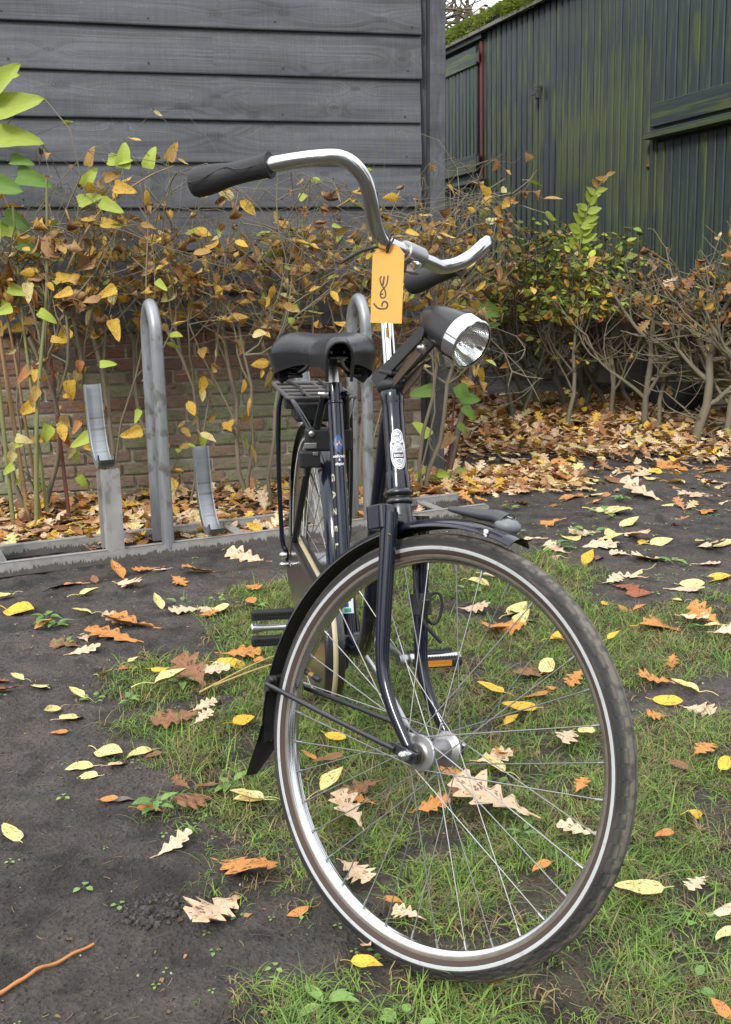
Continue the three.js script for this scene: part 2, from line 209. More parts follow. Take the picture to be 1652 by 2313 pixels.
const FALLEN = [
[-0.769,-3.202,65,'o0'],[-0.713,-3.175,112,'o1'],[-0.743,-3.068,109,'o1'],[-0.860,-3.088,58,'o0'],[-0.840,-2.970,72,'o0'],[-0.884,-3.022,73,'o2'],[-1.018,-3.188,53,'v1'],[-0.887,-2.724,77,'v4'],[-0.959,-2.763,42,'v4'],[-0.722,-2.773,57,'v4'],[-0.677,-2.822,50,'o1'],[-0.665,-2.867,35,'v4'],[-0.764,-2.637,50,'v4'],[-0.806,-2.551,48,'v4'],[-0.745,-2.507,71,'v4'],[-0.751,-2.421,37,'v1'],[-0.609,-2.314,84,'v4'],[-0.535,-2.320,58,'v4'],[-0.498,-2.292,39,'v2'],[-0.655,-2.245,56,'v4'],[-0.629,-2.203,47,'v4'],[-0.466,-2.726,113,'o2'],[-0.439,-2.762,78,'o0'],[-0.575,-2.780,47,'v3'],[-0.526,-2.675,86,'v4'],[-0.426,-2.548,53,'o0'],[-0.464,-2.476,94,'o2'],[-0.413,-2.454,47,'o0'],[-0.306,-2.416,53,'v3'],[-0.373,-2.876,86,'o1'],[-0.387,-2.830,80,'v3'],[-0.303,-2.814,42,'v1'],[-1.067,-3.656,108,'o1'],[-0.857,-3.615,80,'o0'],[-0.960,-3.530,59,'v4'],[-0.675,-3.647,54,'o1'],[-0.974,-3.683,41,'v2'],[-0.688,-3.378,56,'v4'],[-0.575,-3.337,68,'o0'],[-0.531,-3.318,55,'o0'],[-0.518,-3.266,42,'o1'],[-0.480,-3.307,43,'v4'],[-0.597,-3.772,76,'o1'],[-0.802,-3.793,56,'o1'],[-0.903,-3.743,76,'v1'],[-0.752,-3.791,42,'v0'],[-0.401,-3.524,52,'o1'],[-0.379,-3.364,50,'v1'],[-0.434,-3.973,109,'o0'],[-1.152,-3.363,106,'v3'],[-1.237,-3.505,58,'v4'],[-0.913,-3.296,49,'v4'],[-0.995,-2.746,57,'o2'],[-0.962,-2.685,56,'o5'],[-0.572,-2.251,52,'v0'],[-0.387,-1.880,62,'o0'],[-0.250,-1.795,119,'o1'],[-0.262,-1.668,108,'o0'],[-0.460,-2.024,49,'v1'],[-0.403,-2.127,37,'o2'],[-0.356,-2.057,90,'o2'],[-0.348,-2.103,46,'v2'],[-0.251,-2.050,67,'v4'],[-0.530,-2.092,50,'v6'],[-0.557,-2.084,35,'v1'],[-0.716,-1.946,60,'v4'],[-0.126,-1.659,37,'v1'],[1.359,-5.585,107,'o0'],[1.433,-5.496,106,'o0'],[1.568,-5.664,82,'o0'],[1.113,-5.553,71,'o0'],[1.144,-5.357,95,'v4'],[1.280,-5.347,95,'v2'],[1.469,-5.381,52,'v4'],[1.707,-5.654,136,'o1'],[1.834,-5.593,117,'o1'],[1.760,-5.313,120,'o0'],[1.094,-5.012,97,'o4'],[1.345,-4.978,140,'o0'],[1.397,-4.842,70,'v4'],[1.520,-5.035,65,'o0'],[1.591,-5.031,81,'o0'],[1.648,-4.842,70,'o0'],[1.570,-4.705,84,'o1'],[1.071,-4.721,130,'o4'],[1.122,-4.456,79,'v4'],[0.776,-4.450,140,'o1'],[0.838,-4.200,75,'v4'],[0.910,-4.271,83,'o0'],[0.989,-4.196,68,'v4'],[1.081,-4.248,97,'o0'],[1.016,-4.316,63,'v4'],[1.114,-4.160,61,'v3'],[1.171,-4.145,74,'v4'],[0.900,-4.077,100,'o0'],[0.748,-4.006,72,'o0'],[0.715,-3.920,58,'v0'],[0.985,-3.960,58,'o0'],[1.110,-3.910,102,'o0'],[1.259,-3.849,57,'o0'],[1.343,-4.100,93,'o0'],[1.409,-4.108,67,'v4'],[0.824,-3.851,69,'v3'],[0.879,-3.911,51,'v2'],[0.969,-3.732,73,'v4'],[0.948,-3.656,78,'o0'],[0.882,-3.558,70,'o5'],[0.905,-3.452,63,'v5'],[0.858,-3.613,53,'o0'],[1.246,-3.650,108,'v3'],[1.113,-3.546,64,'v4'],[1.070,-3.495,75,'o0'],[1.020,-3.339,44,'v4'],[0.872,-3.107,129,'o1'],[1.000,-3.165,58,'o0'],[1.058,-3.141,78,'o1'],[1.043,-3.085,56,'v4'],[1.059,-3.010,65,'o0'],[0.853,-2.826,52,'o1'],[0.725,-2.979,45,'v3'],[0.781,-3.350,39,'v3'],[0.830,-3.285,43,'v1'],[0.854,-3.208,35,'v1'],[0.403,-3.113,83,'o1'],[0.483,-3.187,69,'v4'],[0.477,-3.277,70,'v4'],[0.569,-2.998,60,'v3'],[0.656,-4.210,110,'o0'],[0.993,-6.097,78,'v3'],[0.879,-6.032,87,'o0'],[0.913,-5.749,74,'v1'],[0.991,-5.656,63,'v4'],[0.779,-5.383,95,'v2'],[0.963,-5.331,103,'v1'],[0.964,-4.969,96,'v1'],[1.013,-5.000,73,'v1'],[0.781,-2.674,80,'o1'],[0.836,-2.634,70,'v4'],[0.762,-2.562,68,'v3'],[0.822,-2.510,71,'o0'],[0.715,-2.446,48,'o1'],[0.470,-2.332,71,'o0'],[0.515,-2.343,54,'v4'],[0.443,-2.065,41,'o1'],[0.412,-1.869,65,'o0'],[0.314,-1.755,36,'v1'],[0.750,-2.231,60,'o1'],[0.777,-2.156,47,'v3'],[0.681,-2.167,43,'v2'],[0.655,-1.956,53,'v3'],[0.569,-1.867,35,'v1'],[0.477,-1.681,75,'v4'],[0.582,-1.698,44,'o0'],[0.595,-1.608,39,'v0'],[0.588,-1.556,44,'v4'],[0.515,-1.371,35,'v1'],[0.264,-1.980,140,'o0'],[0.202,-2.086,52,'o2'],[0.313,-2.225,48,'o1'],[0.270,-2.199,65,'o0'],[0.273,-2.147,60,'v4'],[0.187,-2.146,53,'o1'],[-0.081,-2.107,66,'v4'],[-0.005,-2.086,72,'o2'],[-0.011,-2.025,44,'o1'],[-0.036,-1.956,80,'o0'],[-0.034,-1.781,68,'o0'],[0.119,-1.984,59,'o1'],[0.067,-1.611,44,'o0'],[0.038,-1.659,35,'v1'],[-0.135,-2.252,38,'v1'],[-0.088,-2.234,66,'v2'],[-0.081,-2.344,54,'v3'],[-0.251,-2.046,64,'v4'],[-0.011,-1.495,46,'v3'],[-0.005,-1.537,35,'v0'],[0.189,-1.420,35,'v1'],[0.450,-3.650,81,'o0'],[0.383,-3.595,59,'v4'],[0.334,-3.315,64,'o0'],[0.480,-3.280,74,'v4'],[0.487,-3.192,62,'v4'],[0.404,-3.111,89,'o1'],[0.567,-2.995,54,'v3'],[0.428,-2.725,91,'o2'],[0.488,-2.753,71,'v4'],[0.563,-2.700,62,'o1'],[0.481,-2.628,35,'v1'],[0.436,-2.588,59,'v1'],[0.324,-2.615,68,'v3'],[0.383,-2.494,76,'v3'],[0.344,-2.402,41,'v3']
];
{
  const r = rng(21), col = ['tan', 'orange', 'brown', 'yellow', 'pale', 'red', 'grey'], up = V3(0, 1, 0);
  const word = { tan: 'pale tan', orange: 'orange', brown: 'brown', yellow: 'bright yellow', pale: 'pale yellow', red: 'red brown', grey: 'dull grey' };
  for (const [x, z, l, kind] of FALLEN) {
    const c = col[+kind[1]], isOak = kind[0] === 'o', L = l / 1000, list = isOak ? groundOak : groundOvate;
    const m = mesh('fallen_leaf', list[floor(r() * list.length)], leafMat(c, isOak ? 0 : 1 + floor(r() * 2)));
    const g = grassAmount(x, z), a = (r() - .5) * 2.3 + (r() < .5 ? PI : 0), flip = r() < .15;
    m.position.set(x, height(x, z) + .007 + g * .026 + (flip ? L * .05 : 0), z);
    const q = new THREE.Quaternion().setFromAxisAngle(up, a); q.multiply(new THREE.Quaternion().setFromEuler(new THREE.Euler((cos(a) > 0 ? 1 : -1) * (r() - .22) * .42 + (flip ? PI : 0), 0, (r() - .5) * .35 + .08)));
    m.quaternion.copy(q); m.scale.setScalar(L * (isOak ? 1.32 : 1.15) * (z < -3 ? 1.2 : 1)); m.translateX(-.5 * L);
    const on = g > .25 ? 'on grass' : 'on bare soil', where = nearWhat(x, z), size = L < .055 ? 'small ' : L > .09 ? 'large ' : '';
    tag(m, `${size}${word[c]} ${isOak ? 'lobed oak leaf' : 'pointed oval leaf'} ${on}, ${where}`, 'leaf', `${size}${word[c]} ${isOak ? 'oak' : 'oval'} leaves ${on} ${where}`);
  }
}
// ---------------------------------------------------------------- barn: black weatherboards on a brick plinth
const WD = V3(.9716, 0, -.2367), WN = V3(.2367, 0, .9716);          // along the wall, out of the wall
const barn = group('barn'); barn.position.set(.317, 0, -5.5706); barn.rotation.y = Math.atan2(.2367, .9716);   // local x runs along the wall, z towards the yard
{
  const W = 2048, H = 256;
  const mk = (seed) => {
    const r = rng(seed), kn = []; for (let i = 0; i < 11; i++) kn.push([r() * W, 20 + r() * (H - 40), 5 + r() * 9, .5 + r()]);
    const f = new Float32Array(W * H), c = new Float32Array(W * H);
    for (let j = 0; j < H; j++) for (let i = 0; i < W; i++) {
      let y = j + 10 * (fbm(i / 260 + seed, j / 90, 3) - .5), kd = 0;
      for (const [kx, ky, kr, ks] of kn) { const dx = (i - kx) / 2.6, dy = j - ky, d = sqrt(dx * dx + dy * dy); y += ks * 26 * Math.exp(-d * d / (kr * kr * 9)) * (dy > 0 ? 1 : -1); if (d < kr * 1.3) kd = max(kd, sstep(kr * 1.3, kr * .5, d) * (.6 + .4 * sin(d * 1.6))); }
      const g = noise(i / 420 + seed, y / 3.2) * .5 + noise(i / 160, y / 1.6 + 9) * .3 + noise(i / 3, j / 46) * .2;      // grain and saw marks
      const wear = fbm(i / 190 + seed * 3, j / 42, 4), fl = noise(i / 5 + seed, j / 2.6) > .93 - .12 * wear ? 1 : 0;
      f[j * W + i] = .55 * g - .3 * kd + .2 * noise(i / 2.2, j / 30);
      const sc = noise(i / 70 + seed, j / 1.5 + 5) > .93 ? -.35 : 0;
      c[j * W + i] = (.52 + .75 * g + .8 * (wear - .5)) * (1 - .55 * kd) + .36 * fl * sstep(.35, .7, wear) + sc * .6 + (noise(i / 1.4, j / 34 + seed) - .5) * .14;
    }
    return [colourTex(W, H, (u, v, i, j) => { const q = .088 * c[j * W + i]; return [q * .95, q, q * 1.11]; }), plainTex(W, H, (u, v, i, j) => .2 + .8 * f[j * W + i])];
  };
  const mats = [1, 2, 3].map((s) => { const [map, bump] = mk(s * 7); return new THREE.MeshStandardMaterial({ map, bumpMap: bump, bumpScale: .0016, roughness: .52 }); });
  // each board: bottom edge proud of the one below, small rounded arris, slight bow
  const bottoms = [.81, .98, 1.178, 1.376, 1.577, 1.771, 1.975, 2.171, 2.37, 2.57, 2.77, 2.97], r = rng(4);
  bottoms.forEach((y0, k) => {
    const y1 = (bottoms[k + 1] ?? y0 + .2) + .022, h = y1 - y0, x0 = -3.4, x1 = -.022 - r() * .008, n = 26, pos = [], uv = [], idx = [];
    const sec = [[.004, 0], [.034, 0], [.039, .002], [.0405, .007], [.036, h * .35], [.0265, h * .7], [.019, h], [.002, h]];
    const bow = r() * 6, vo = r() * .6, uo = r() * 3;
    for (let i = 0; i <= n; i++) { const x = lerp(x0, x1, i / n), dy = (noise(x * 1.1 + bow, k) - .5) * .009, dz = (noise(x * .8 + bow, k + 40) - .5) * .004; for (let s = 0; s < sec.length; s++) { pos.push(x, y0 + sec[s][1] + (s < 4 ? dy : dy * .3), sec[s][0] + dz); uv.push((x + uo) / 3.1, vo + sec[s][1] / .42 + (s < 3 ? s * .02 : 0)); } }
    const S = sec.length; for (let i = 0; i < n; i++) for (let s = 0; s < S - 1; s++) { const a = i * S + s; idx.push(a, a + S, a + 1, a + 1, a + S, a + S + 1); }
    const e0 = n * S; for (const e of [0, e0]) for (let s = 1; s < S - 1; s++) e ? idx.push(e, e + s, e + s + 1) : idx.push(e, e + s + 1, e + s);
    for (let i = 0; i < idx.length; i += 3) { const t = idx[i + 1]; idx[i + 1] = idx[i + 2]; idx[i + 2] = t; }
    const g = geo(pos, uv, idx).toNonIndexed(); g.computeVertexNormals();
    mesh('weatherboard', g, mats[k % 3], barn);
  });
  mesh('wall_core', box(3.4, 2.35, .06, -1.7, 1.99, -.034), mats[0], barn);
  { const ng = new THREE.CylinderGeometry(.0042, .0042, .003, 8).rotateX(PI / 2), nm = std([.05, .048, .047], .7, { metalness: .4 }); bottoms.forEach((y0) => { for (const x of [-.09, -.72, -1.33, -1.94]) { const n = mesh('nail', ng, nm, barn); n.position.set(x + (r() - .5) * .04, y0 + .035 + (r() - .5) * .012, .0405); } }); }
  // corner post, with a plank let in beside the boards
  const pm = mats[1].clone(); pm.map = mats[1].map.clone(); pm.map.rotation = PI / 2; pm.map.repeat.set(1, 1); pm.map.needsUpdate = true;
  mesh('corner_post', metreUV(box(.078, 3.2, .09, .052, 1.6, .012, .004)), pm, barn);
  mesh('corner_strip', box(.03, 3.18, .02, -.004, 1.59, -.012), mats[2], barn);
  mesh('side_wall', box(.03, 3.2, 4.2, .06, 1.6, -2.16), mats[0], barn);
  mesh('back_wall', box(3.4, 3.2, .03, -1.68, 1.6, -4.2), mats[0], barn);
  mesh('roof', merge([new THREE.BoxGeometry(3.9, .06, 2.5).rotateX(.62).translate(-1.7, 3.85, -1.02), new THREE.BoxGeometry(3.9, .06, 2.7).rotateX(-.62).translate(-1.7, 3.85, -3.1)]), std([.09, .045, .035], .85), barn);
  // plinth: every brick laid on its own, joints raked back
  const bt = (seed) => { const N = 128; const h = new Float32Array(N * N); for (let j = 0; j < N; j++) for (let i = 0; i < N; i++) h[j * N + i] = fbm(i / 14 + seed, j / 14, 4); return [colourTex(N, N, (u, v, i, j) => { const q = .62 + .75 * h[j * N + i] - (noise(i / 3 + seed, j / 3) > .86 ? .3 : 0), al = sstep(.44, .62, fbm(i / 30 + seed * 5, j / 22, 3)); return [q * lerp(1, .82, al), q * lerp(1, 1.02, al), q * lerp(1, .72, al)]; }), plainTex(N, N, (u, v, i, j) => h[j * N + i])]; };
  const tx = [bt(3), bt(8)], cols = [[.22, .115, .095], [.25, .145, .115], [.18, .11, .10], [.25, .175, .135], [.24, .20, .15], [.235, .22, .15], [.20, .205, .135], [.26, .24, .17], [.15, .12, .105]];
  const bm = cols.flatMap((c) => tx.map(([map, bump]) => std(c, .93, { map, bumpMap: bump, bumpScale: .004 })));
  const bg = (L, s) => { const q = rng(s), g = new RoundedBoxGeometry(L, .053, .06, 1, .005); const p = g.attributes.position; for (let i = 0; i < p.count; i++) { const a = p.getX(i) * 40 + s * 3, b = p.getY(i) * 60; p.setXYZ(i, p.getX(i) + (noise(b, a) - .5) * .004, p.getY(i) + (noise(a, b) - .5) * .004, p.getZ(i) + (noise(a + 9, b) - .5) * .005); } const u = g.attributes.uv; for (let i = 0; i < u.count; i++) u.setXY(i, p.getX(i) / .16 + s * .3, p.getY(i) / .16); g.computeVertexNormals(); return g; };
  const stretch = [0, 1, 2, 3].map((s) => bg(.207, s)), head = [4, 5].map((s) => bg(.1, s));
  const q = rng(12), plinth = mesh('brick_plinth', box(3.4, .83, .05, -1.7, .392, -.03), std([.56, .51, .42], .96, { map: colourTex(256, 256, (u, v) => { const k = .6 + .7 * fbm(u * 40, v * 40, 4, 40, 40), a = sstep(.5, .7, fbm(u * 7, v * 7, 3, 7, 7)); return [k * lerp(1, .6, a), k * lerp(1, .66, a), k * lerp(1, .5, a)]; }) }), barn);
  for (let c = 0; c < 13; c++) {
    let x = -.022 - (c % 2 ? .055 : 0) + (q() - .5) * .02; const y = .772 - c * .0635;
    while (x > -3.3) {
      const hd = q() < .22, L = hd ? .1 : .207; const low = sstep(8, 3, c) < .5;
      const pick = c < 3 ? [0, 0, 2, 8, 0, 1] : c < 6 ? [0, 1, 3, 4, 2, 5, 3] : [3, 4, 5, 6, 5, 7, 6, 4, 3];
      const m = mesh('brick', (hd ? head : stretch)[floor(q() * (hd ? 2 : 4))], bm[pick[floor(q() * pick.length)] * 2 + floor(q() * 2)], plinth);
      m.position.set(x - L / 2, y + (q() - .5) * .004, -.018 + (q() - .5) * .007); m.rotation.z = (q() - .5) * .018; m.rotation.y = (q() - .5) * .015;
      x -= L + .0115 + q() * .004;
    }
  }
}
tag(barn, 'black weatherboarded barn on a weathered brick plinth with a grey corner post', 'barn');
// ---------------------------------------------------------------- green plank wagon
const wagon = group('wagon');
{
  // local x runs along the near side (towards the yard), y up, z out of the side
  const X = V3(.37, 0, .929), Y = V3(0, 1, 0), Z = V3(-.929, 0, .37);
  wagon.matrix.makeBasis(X, Y, Z).setPosition(2.039, 0, -7.603); wagon.matrix.multiply(new THREE.Matrix4().makeRotationZ(1.7 * PI / 180)); wagon.matrix.decompose(wagon.position, wagon.quaternion, wagon.scale);
  // weathered green paint with algae that follows the rain
  const tex = (seed, alg) => { const W = 128, H = 1024; return colourTex(W, H, (u, v, i, j) => {
    const a = fbm(i / 60 + seed * 7, v * 5 + seed, 4), st = noise(i / 5 + seed * 13, v * 3), band = sstep(.42, .2, abs(v - .36 - .2 * (noise(seed * .7, 2) - .5)) / 1.1);
    const al = clamp(sstep(.44, .64, a + alg * .24 * band - .13) * (.45 + .55 * st)), sp = noise(i / 3 + seed, j / 5) > .9 ? .75 : 1;
    const b = (.8 + .4 * noise(i / 9 + seed, j / 60)) * sp, s = sstep(.6, .75, fbm(i / 20 + seed, v * 14, 3)) * .35;
    return [b * lerp(.027 + .03 * s, .075, al), b * lerp(.041 + .03 * s, .10, al), b * lerp(.041 + .03 * s, .026, al)]; }); };
  const mats = [[.2, 0], [1.1, .4], [2.3, .9], [3.7, 1], [4.2, .7], [5.5, 1], [6.1, .2], [7.9, .5]].map(([s, a]) => new THREE.MeshStandardMaterial({ map: tex(s, a), roughness: .6 }));
  const trim = mats[4], r = rng(3);
  const plank = (w, h) => { const sh = new THREE.Shape(); sh.moveTo(-w / 2, 0); sh.lineTo(-w / 2, -.012); sh.lineTo(-w / 2 + .006, -.019); sh.lineTo(w / 2 - .006, -.019); sh.lineTo(w / 2, -.012); sh.lineTo(w / 2, 0); sh.closePath(); let g = new THREE.ExtrudeGeometry(sh, { depth: h, bevelEnabled: false, steps: 1 }).rotateX(-PI / 2); if (g.index) g = g.toNonIndexed(); const u = g.attributes.uv, q = g.attributes.position; for (let i = 0; i < u.count; i++) u.setXY(i, q.getX(i) / .17, q.getY(i) / 2.2); return g; };
  const full = plank(.073, 2.17), low = plank(.073, .93), wide = plank(.100, 1.1), shut = plank(.0585, .84);
  const core = mesh('wall_core', box(6.3, 2.16, .03, -1.35, 2.03, -.02), mats[0], wagon);
  const pickM = (x) => { const c = x > -1.3 && x < .1 ? [2, 3, 5, 3, 4, 5] : x < -2.4 ? [0, 6, 1, 7] : x > .1 ? [0, 6, 6, 0, 7] : [1, 2, 7, 4, 1, 0]; return mats[c[floor(r() * c.length)]]; };
  for (let k = 0; k < 66; k++) {
    const x = -4.35 + k * .0865, behind = x > -.02 ? low : x < -2.53 ? low : full;
    const m = mesh('plank', behind, pickM(x), wagon); m.position.set(x, .95 + (r() - .5) * .006, -.003 + (r() - .5) * .003);
  }
  // corner bead where the side is joined, bolts
  mesh('cover_strip', box(.03, 2.2, .035, -.025, 2.04, .006, .004), mats[0], wagon);
  // shutter, hung left of the middle, red edge board of the window behind it
  const sh = group('shutter', wagon); sh.position.set(-3.1, 1.95, .02);
  for (let k = 0; k < 16; k++) { const m = mesh('plank', shut, [mats[6], mats[0], mats[7]][k % 3], sh); m.position.set(-.53 + k * .0705, .12, .0); }
  mesh('rail', box(1.14, .15, .03, 0, .1, .022, .005), mats[3], sh); mesh('rail', box(1.14, .15, .03, 0, 1.0, .022, .005), mats[7], sh);
  mesh('window_casing', box(.05, 1.16, .03, .615, .53, -.005, .004), std([.11, .012, .010], .6), sh);
  for (const y of [.12, .98]) mesh('hinge', merge([box(.05, .07, .012, .6, y, .03), rod([.627, y - .05, .036], [.627, y + .05, .036], .009)]), std([.03, .033, .03], .6), sh);
  mesh('window_sill', box(1.3, .035, .09, .02, -.06, .03, .004), trim, sh); mesh('lintel', box(1.3, .04, .05, .02, 1.14, .012, .004), mats[0], sh);
  // large hatch nearer the yard with a heavy lower rail and a drip sill under it
  const ha = group('hatch', wagon); ha.position.set(.98, 1.92, .02);
  for (let k = 0; k < 17; k++) { const m = mesh('plank', wide, [mats[0], mats[6], mats[0], mats[1]][k % 4], ha); m.position.set(-.92 + k * .1145, .16, 0); }
  mesh('rail', box(1.96, .15, .035, .0, .135, .024, .005), mats[3], ha); mesh('rail', box(1.96, .12, .03, 0, 1.17, .022, .005), mats[0], ha);
  mesh('drip_sill', box(2.0, .045, .1, .0, .005, .03, .005), mats[5], ha);
  mesh('shadow_batten', box(1.96, .03, .03, 0, .045, .005), mats[6], ha);
  // lamp bracket stub
  mesh('bracket', merge([box(.05, .04, .05, -1.5, 2.5, .045, .01), box(.035, .06, .05, -1.48, 2.46, .055, .01), rod([-1.5, 2.5, .02], [-1.49, 2.44, .1], .008), box(.04, .03, .04, -1.47, 2.425, .06, .008)]), std([.05, .055, .05], .7), wagon);
  mesh('bolt', latheOn(V3(-.065, 1.74, .02), V3(0, 0, 1), [[0, .014], [.01, .012], [.013, 0]], 10), std([.16, .06, .02], .8), wagon);
  // chassis; the underfloor and skirt boards are added to shut out light
  mesh('sill_beam', box(6.3, .13, .1, -1.35, .88, -.075, .008), mats[0], wagon);
  const dk = std([.11, .092, .07], .92, { map: colourTex(256, 64, (u, v) => { const q = .65 + .7 * fbm(u * 8, v * 26, 4, 8, 26); return [q, q * .98, q * .95]; }) });
  mesh('added_underfloor_baffle', box(6.2, .8, .03, -1.35, .42, -1.05), dk, wagon);  // added board that keeps the space under the wagon dark
  mesh('floor', box(6.3, .06, 2.2, -1.35, .93, -1.16), dk, wagon); mesh('far_wall', box(6.3, 2.1, .05, -1.35, 2.0, -2.2), mats[0], wagon);
  mesh('end_wall', box(.05, 2.1, 2.2, 1.8, 2.0, -1.1), mats[0], wagon); mesh('end_wall', box(.05, 2.1, 2.2, -4.5, 2.0, -1.1), mats[0], wagon);
  for (const y of [.12, .36, .6]) mesh('added_skirt_baffle', box(6.3, .22, .03, -1.35, y, -2.15 + y * .01, .004), dk, wagon);  // added boards on the far side, closing off light from behind
  mesh('chassis_rail', box(6.2, .14, .07, -1.35, .76, -.5), dk, wagon); mesh('chassis_rail', box(6.2, .14, .07, -1.35, .76, -1.7), dk, wagon);
  mesh('step_board', box(.5, .05, .3, -1.65, .5, -.5, .006), std([.05, .047, .043], .9), wagon);
  mesh('axle', rod([-.05, .38, -.2], [-.05, .38, -1.9], .04, 10), dk, wagon); mesh('axle_mount', box(.2, .4, .12, -.05, .56, -.5, .01), dk, wagon);
  // rubber tyred wheel
  const wg = group('wheel', wagon); wg.position.set(-.05, .38, -.27);
  const ty = []; for (let k = 0; k <= 16; k++) { const a = lerp(-2.5, 2.5, k / 16); ty.push([.29 + .1 * cos(a), .085 * sin(a)]); }
  mesh('tyre', latheZ(ty, 40), std([.02, .02, .019], .9), wg);
  mesh('rim', latheZ([[.235, .06], [.225, .05], [.2, .03], [.09, .045], [.09, .045], [.05, .07], [0, .075]], 28), std([.035, .036, .034], .7), wg);
  // curved roof with moss on its edge, light eaves strip
  const rp = [], L = 6.5, sec = []; for (let k = 0; k <= 22; k++) { const a = k / 22 * PI; sec.push([-1.1 + 1.16 * Math.sign(cos(a)) * Math.pow(abs(cos(a)), .8), .02 + .27 * Math.pow(sin(a), .8)]); }
  { const pos = [], uv = [], idx = [], n = 60; for (let i = 0; i <= n; i++) for (const [z, y] of sec) { const x = -4.6 + L * i / n; pos.push(x, 3.12 + y, z); uv.push(x, y + z); } const S = sec.length; for (let i = 0; i < n; i++) for (let s = 0; s < S - 1; s++) { const a = i * S + s; idx.push(a, a + 1, a + S, a + 1, a + S + 1, a + S); }
    const g = geo(pos, uv, idx); mesh('roof', g, std([.03, .031, .03], .9, { side: THREE.DoubleSide }), wagon); }
  mesh('eaves_strip', box(6.5, .03, .03, -1.35, 3.125, .075, .004), std([.16, .155, .13], .8), wagon);
  mesh('ceiling', box(6.3, .02, 2.2, -1.35, 3.1, -1.1), dk, wagon);
  // moss cushions and tufts
  const mg = new THREE.BufferGeometry(); { const tufts = []; const q = rng(8); for (let k = 0; k < 14; k++) { const a = q() * 6.3, d = q() * .02, h = .012 + q() * .022, lx = (q() - .5) * .02, lz = (q() - .5) * .02; const x = cos(a) * d, z = sin(a) * d; tufts.push(geo([x - .004, 0, z, x + .004, 0, z + .002, x + lx, h, z + lz], [0, 0, 1, 0, .5, 1], [0, 1, 2])); } mg.copy(merge(tufts)); }
  const N = 9000, im = new THREE.InstancedMesh(mg, std([1, 1, 1], .95, { side: THREE.DoubleSide }), N), d = new THREE.Object3D(), c = new THREE.Color(), q = rng(19); let n = 0;
  while (n < N) { const x = -4.4 + q() * 4.6, s = Math.pow(q(), 1.3) * 7, i = min(floor(s), 20), t = s - i; const z = lerp(sec[i][0], sec[i + 1][0], t), y = lerp(sec[i][1], sec[i + 1][1], t); if (fbm(x * 3, s * 1.3 + 5, 3) < .36) continue; const ny = sec[i][0] - sec[i + 1][0], nz = sec[i + 1][1] - sec[i][1]; d.position.set(x, 3.12 + y, z); d.quaternion.setFromUnitVectors(V3(0, 1, 0), V3((q() - .5) * .6, ny, nz).normalize()); d.scale.setScalar(.9 + q() * 1.3); d.updateMatrix(); im.setMatrixAt(n, d.matrix); const k = q(); c.setRGB(lerp(.08, .2, k), lerp(.13, .24, k), lerp(.012, .02, k)); im.setColorAt(n, c); n++; }
  im.name = 'moss'; im.userData.kind = 'stuff'; im.castShadow = im.receiveShadow = true; wagon.add(im);
}
tag(wagon, 'green plank wagon with shutters and a mossy curved roof behind the hedge', 'wagon');
{ // pale sawn blocks stacked under the wagon
  const r = rng(6), m = [.42, .36, .5].map((k) => std([k * .62, k * .54, k * .38], .95, { bumpMap: plainTex(128, 128, (u, v) => fbm(u * 20, v * 9, 4)), bumpScale: .006 }));
  let n = 0; for (let row = 0; row < 9; row++) for (let i = 0; i < 2; i++) { const b = mesh('stacked_plank', new RoundedBoxGeometry(.42, .042, .3, 1, .008), m[floor(r() * 3)]); b.position.set(2.5 + i * .43 + (r() - .5) * .03, .03 + row * .046, -7.72 + i * .05 + (r() - .5) * .04); b.rotation.set((r() - .5) * .04, .12 + (r() - .5) * .12, (r() - .5) * .03); tag(b, `rough pale plank beside the wagon wheel, layer ${['one', 'two', 'three', 'four', 'five', 'six', 'seven', 'eight', 'nine'][row]} from the ground, ${i ? 'outer' : 'tyre'} end`, 'plank', 'planks stacked beside the wagon wheel'); }
}
// ---------------------------------------------------------------- galvanised cycle rack
const galvMap = colourTex(256, 256, (u, v) => { const a = fbm(u * 14, v * 14, 4, 14, 14), b = noise(u * 36, v * 36, 36, 36) > .62 ? .09 : 0, d = sstep(.6, .75, fbm(u * 5 + 3, v * 22, 4, 5, 22)); const q = .74 + .35 * a + b; return [q * lerp(1, .62, d), q * lerp(1, .60, d), q * lerp(1, .52, d)]; });
const galv = std([.31, .325, .335], .48, { map: galvMap, metalness: .6, bumpMap: plainTex(128, 128, (u, v) => fbm(u * 20, v * 20, 3, 20, 20)), bumpScale: .0006 });
const galvOld = std([.40, .395, .37], .75, { map: colourTex(256, 256, (u, v) => { const q = .75 + .5 * (fbm(u * 12, v * 12, 4, 12, 12) - .5), d = .45 * sstep(.55, .75, fbm(u * 40 + 3, v * 24, 5, 40, 24)); return [q * lerp(1, .28, d), q * lerp(1, .25, d), q * lerp(1, .22, d)]; }), metalness: .15 });
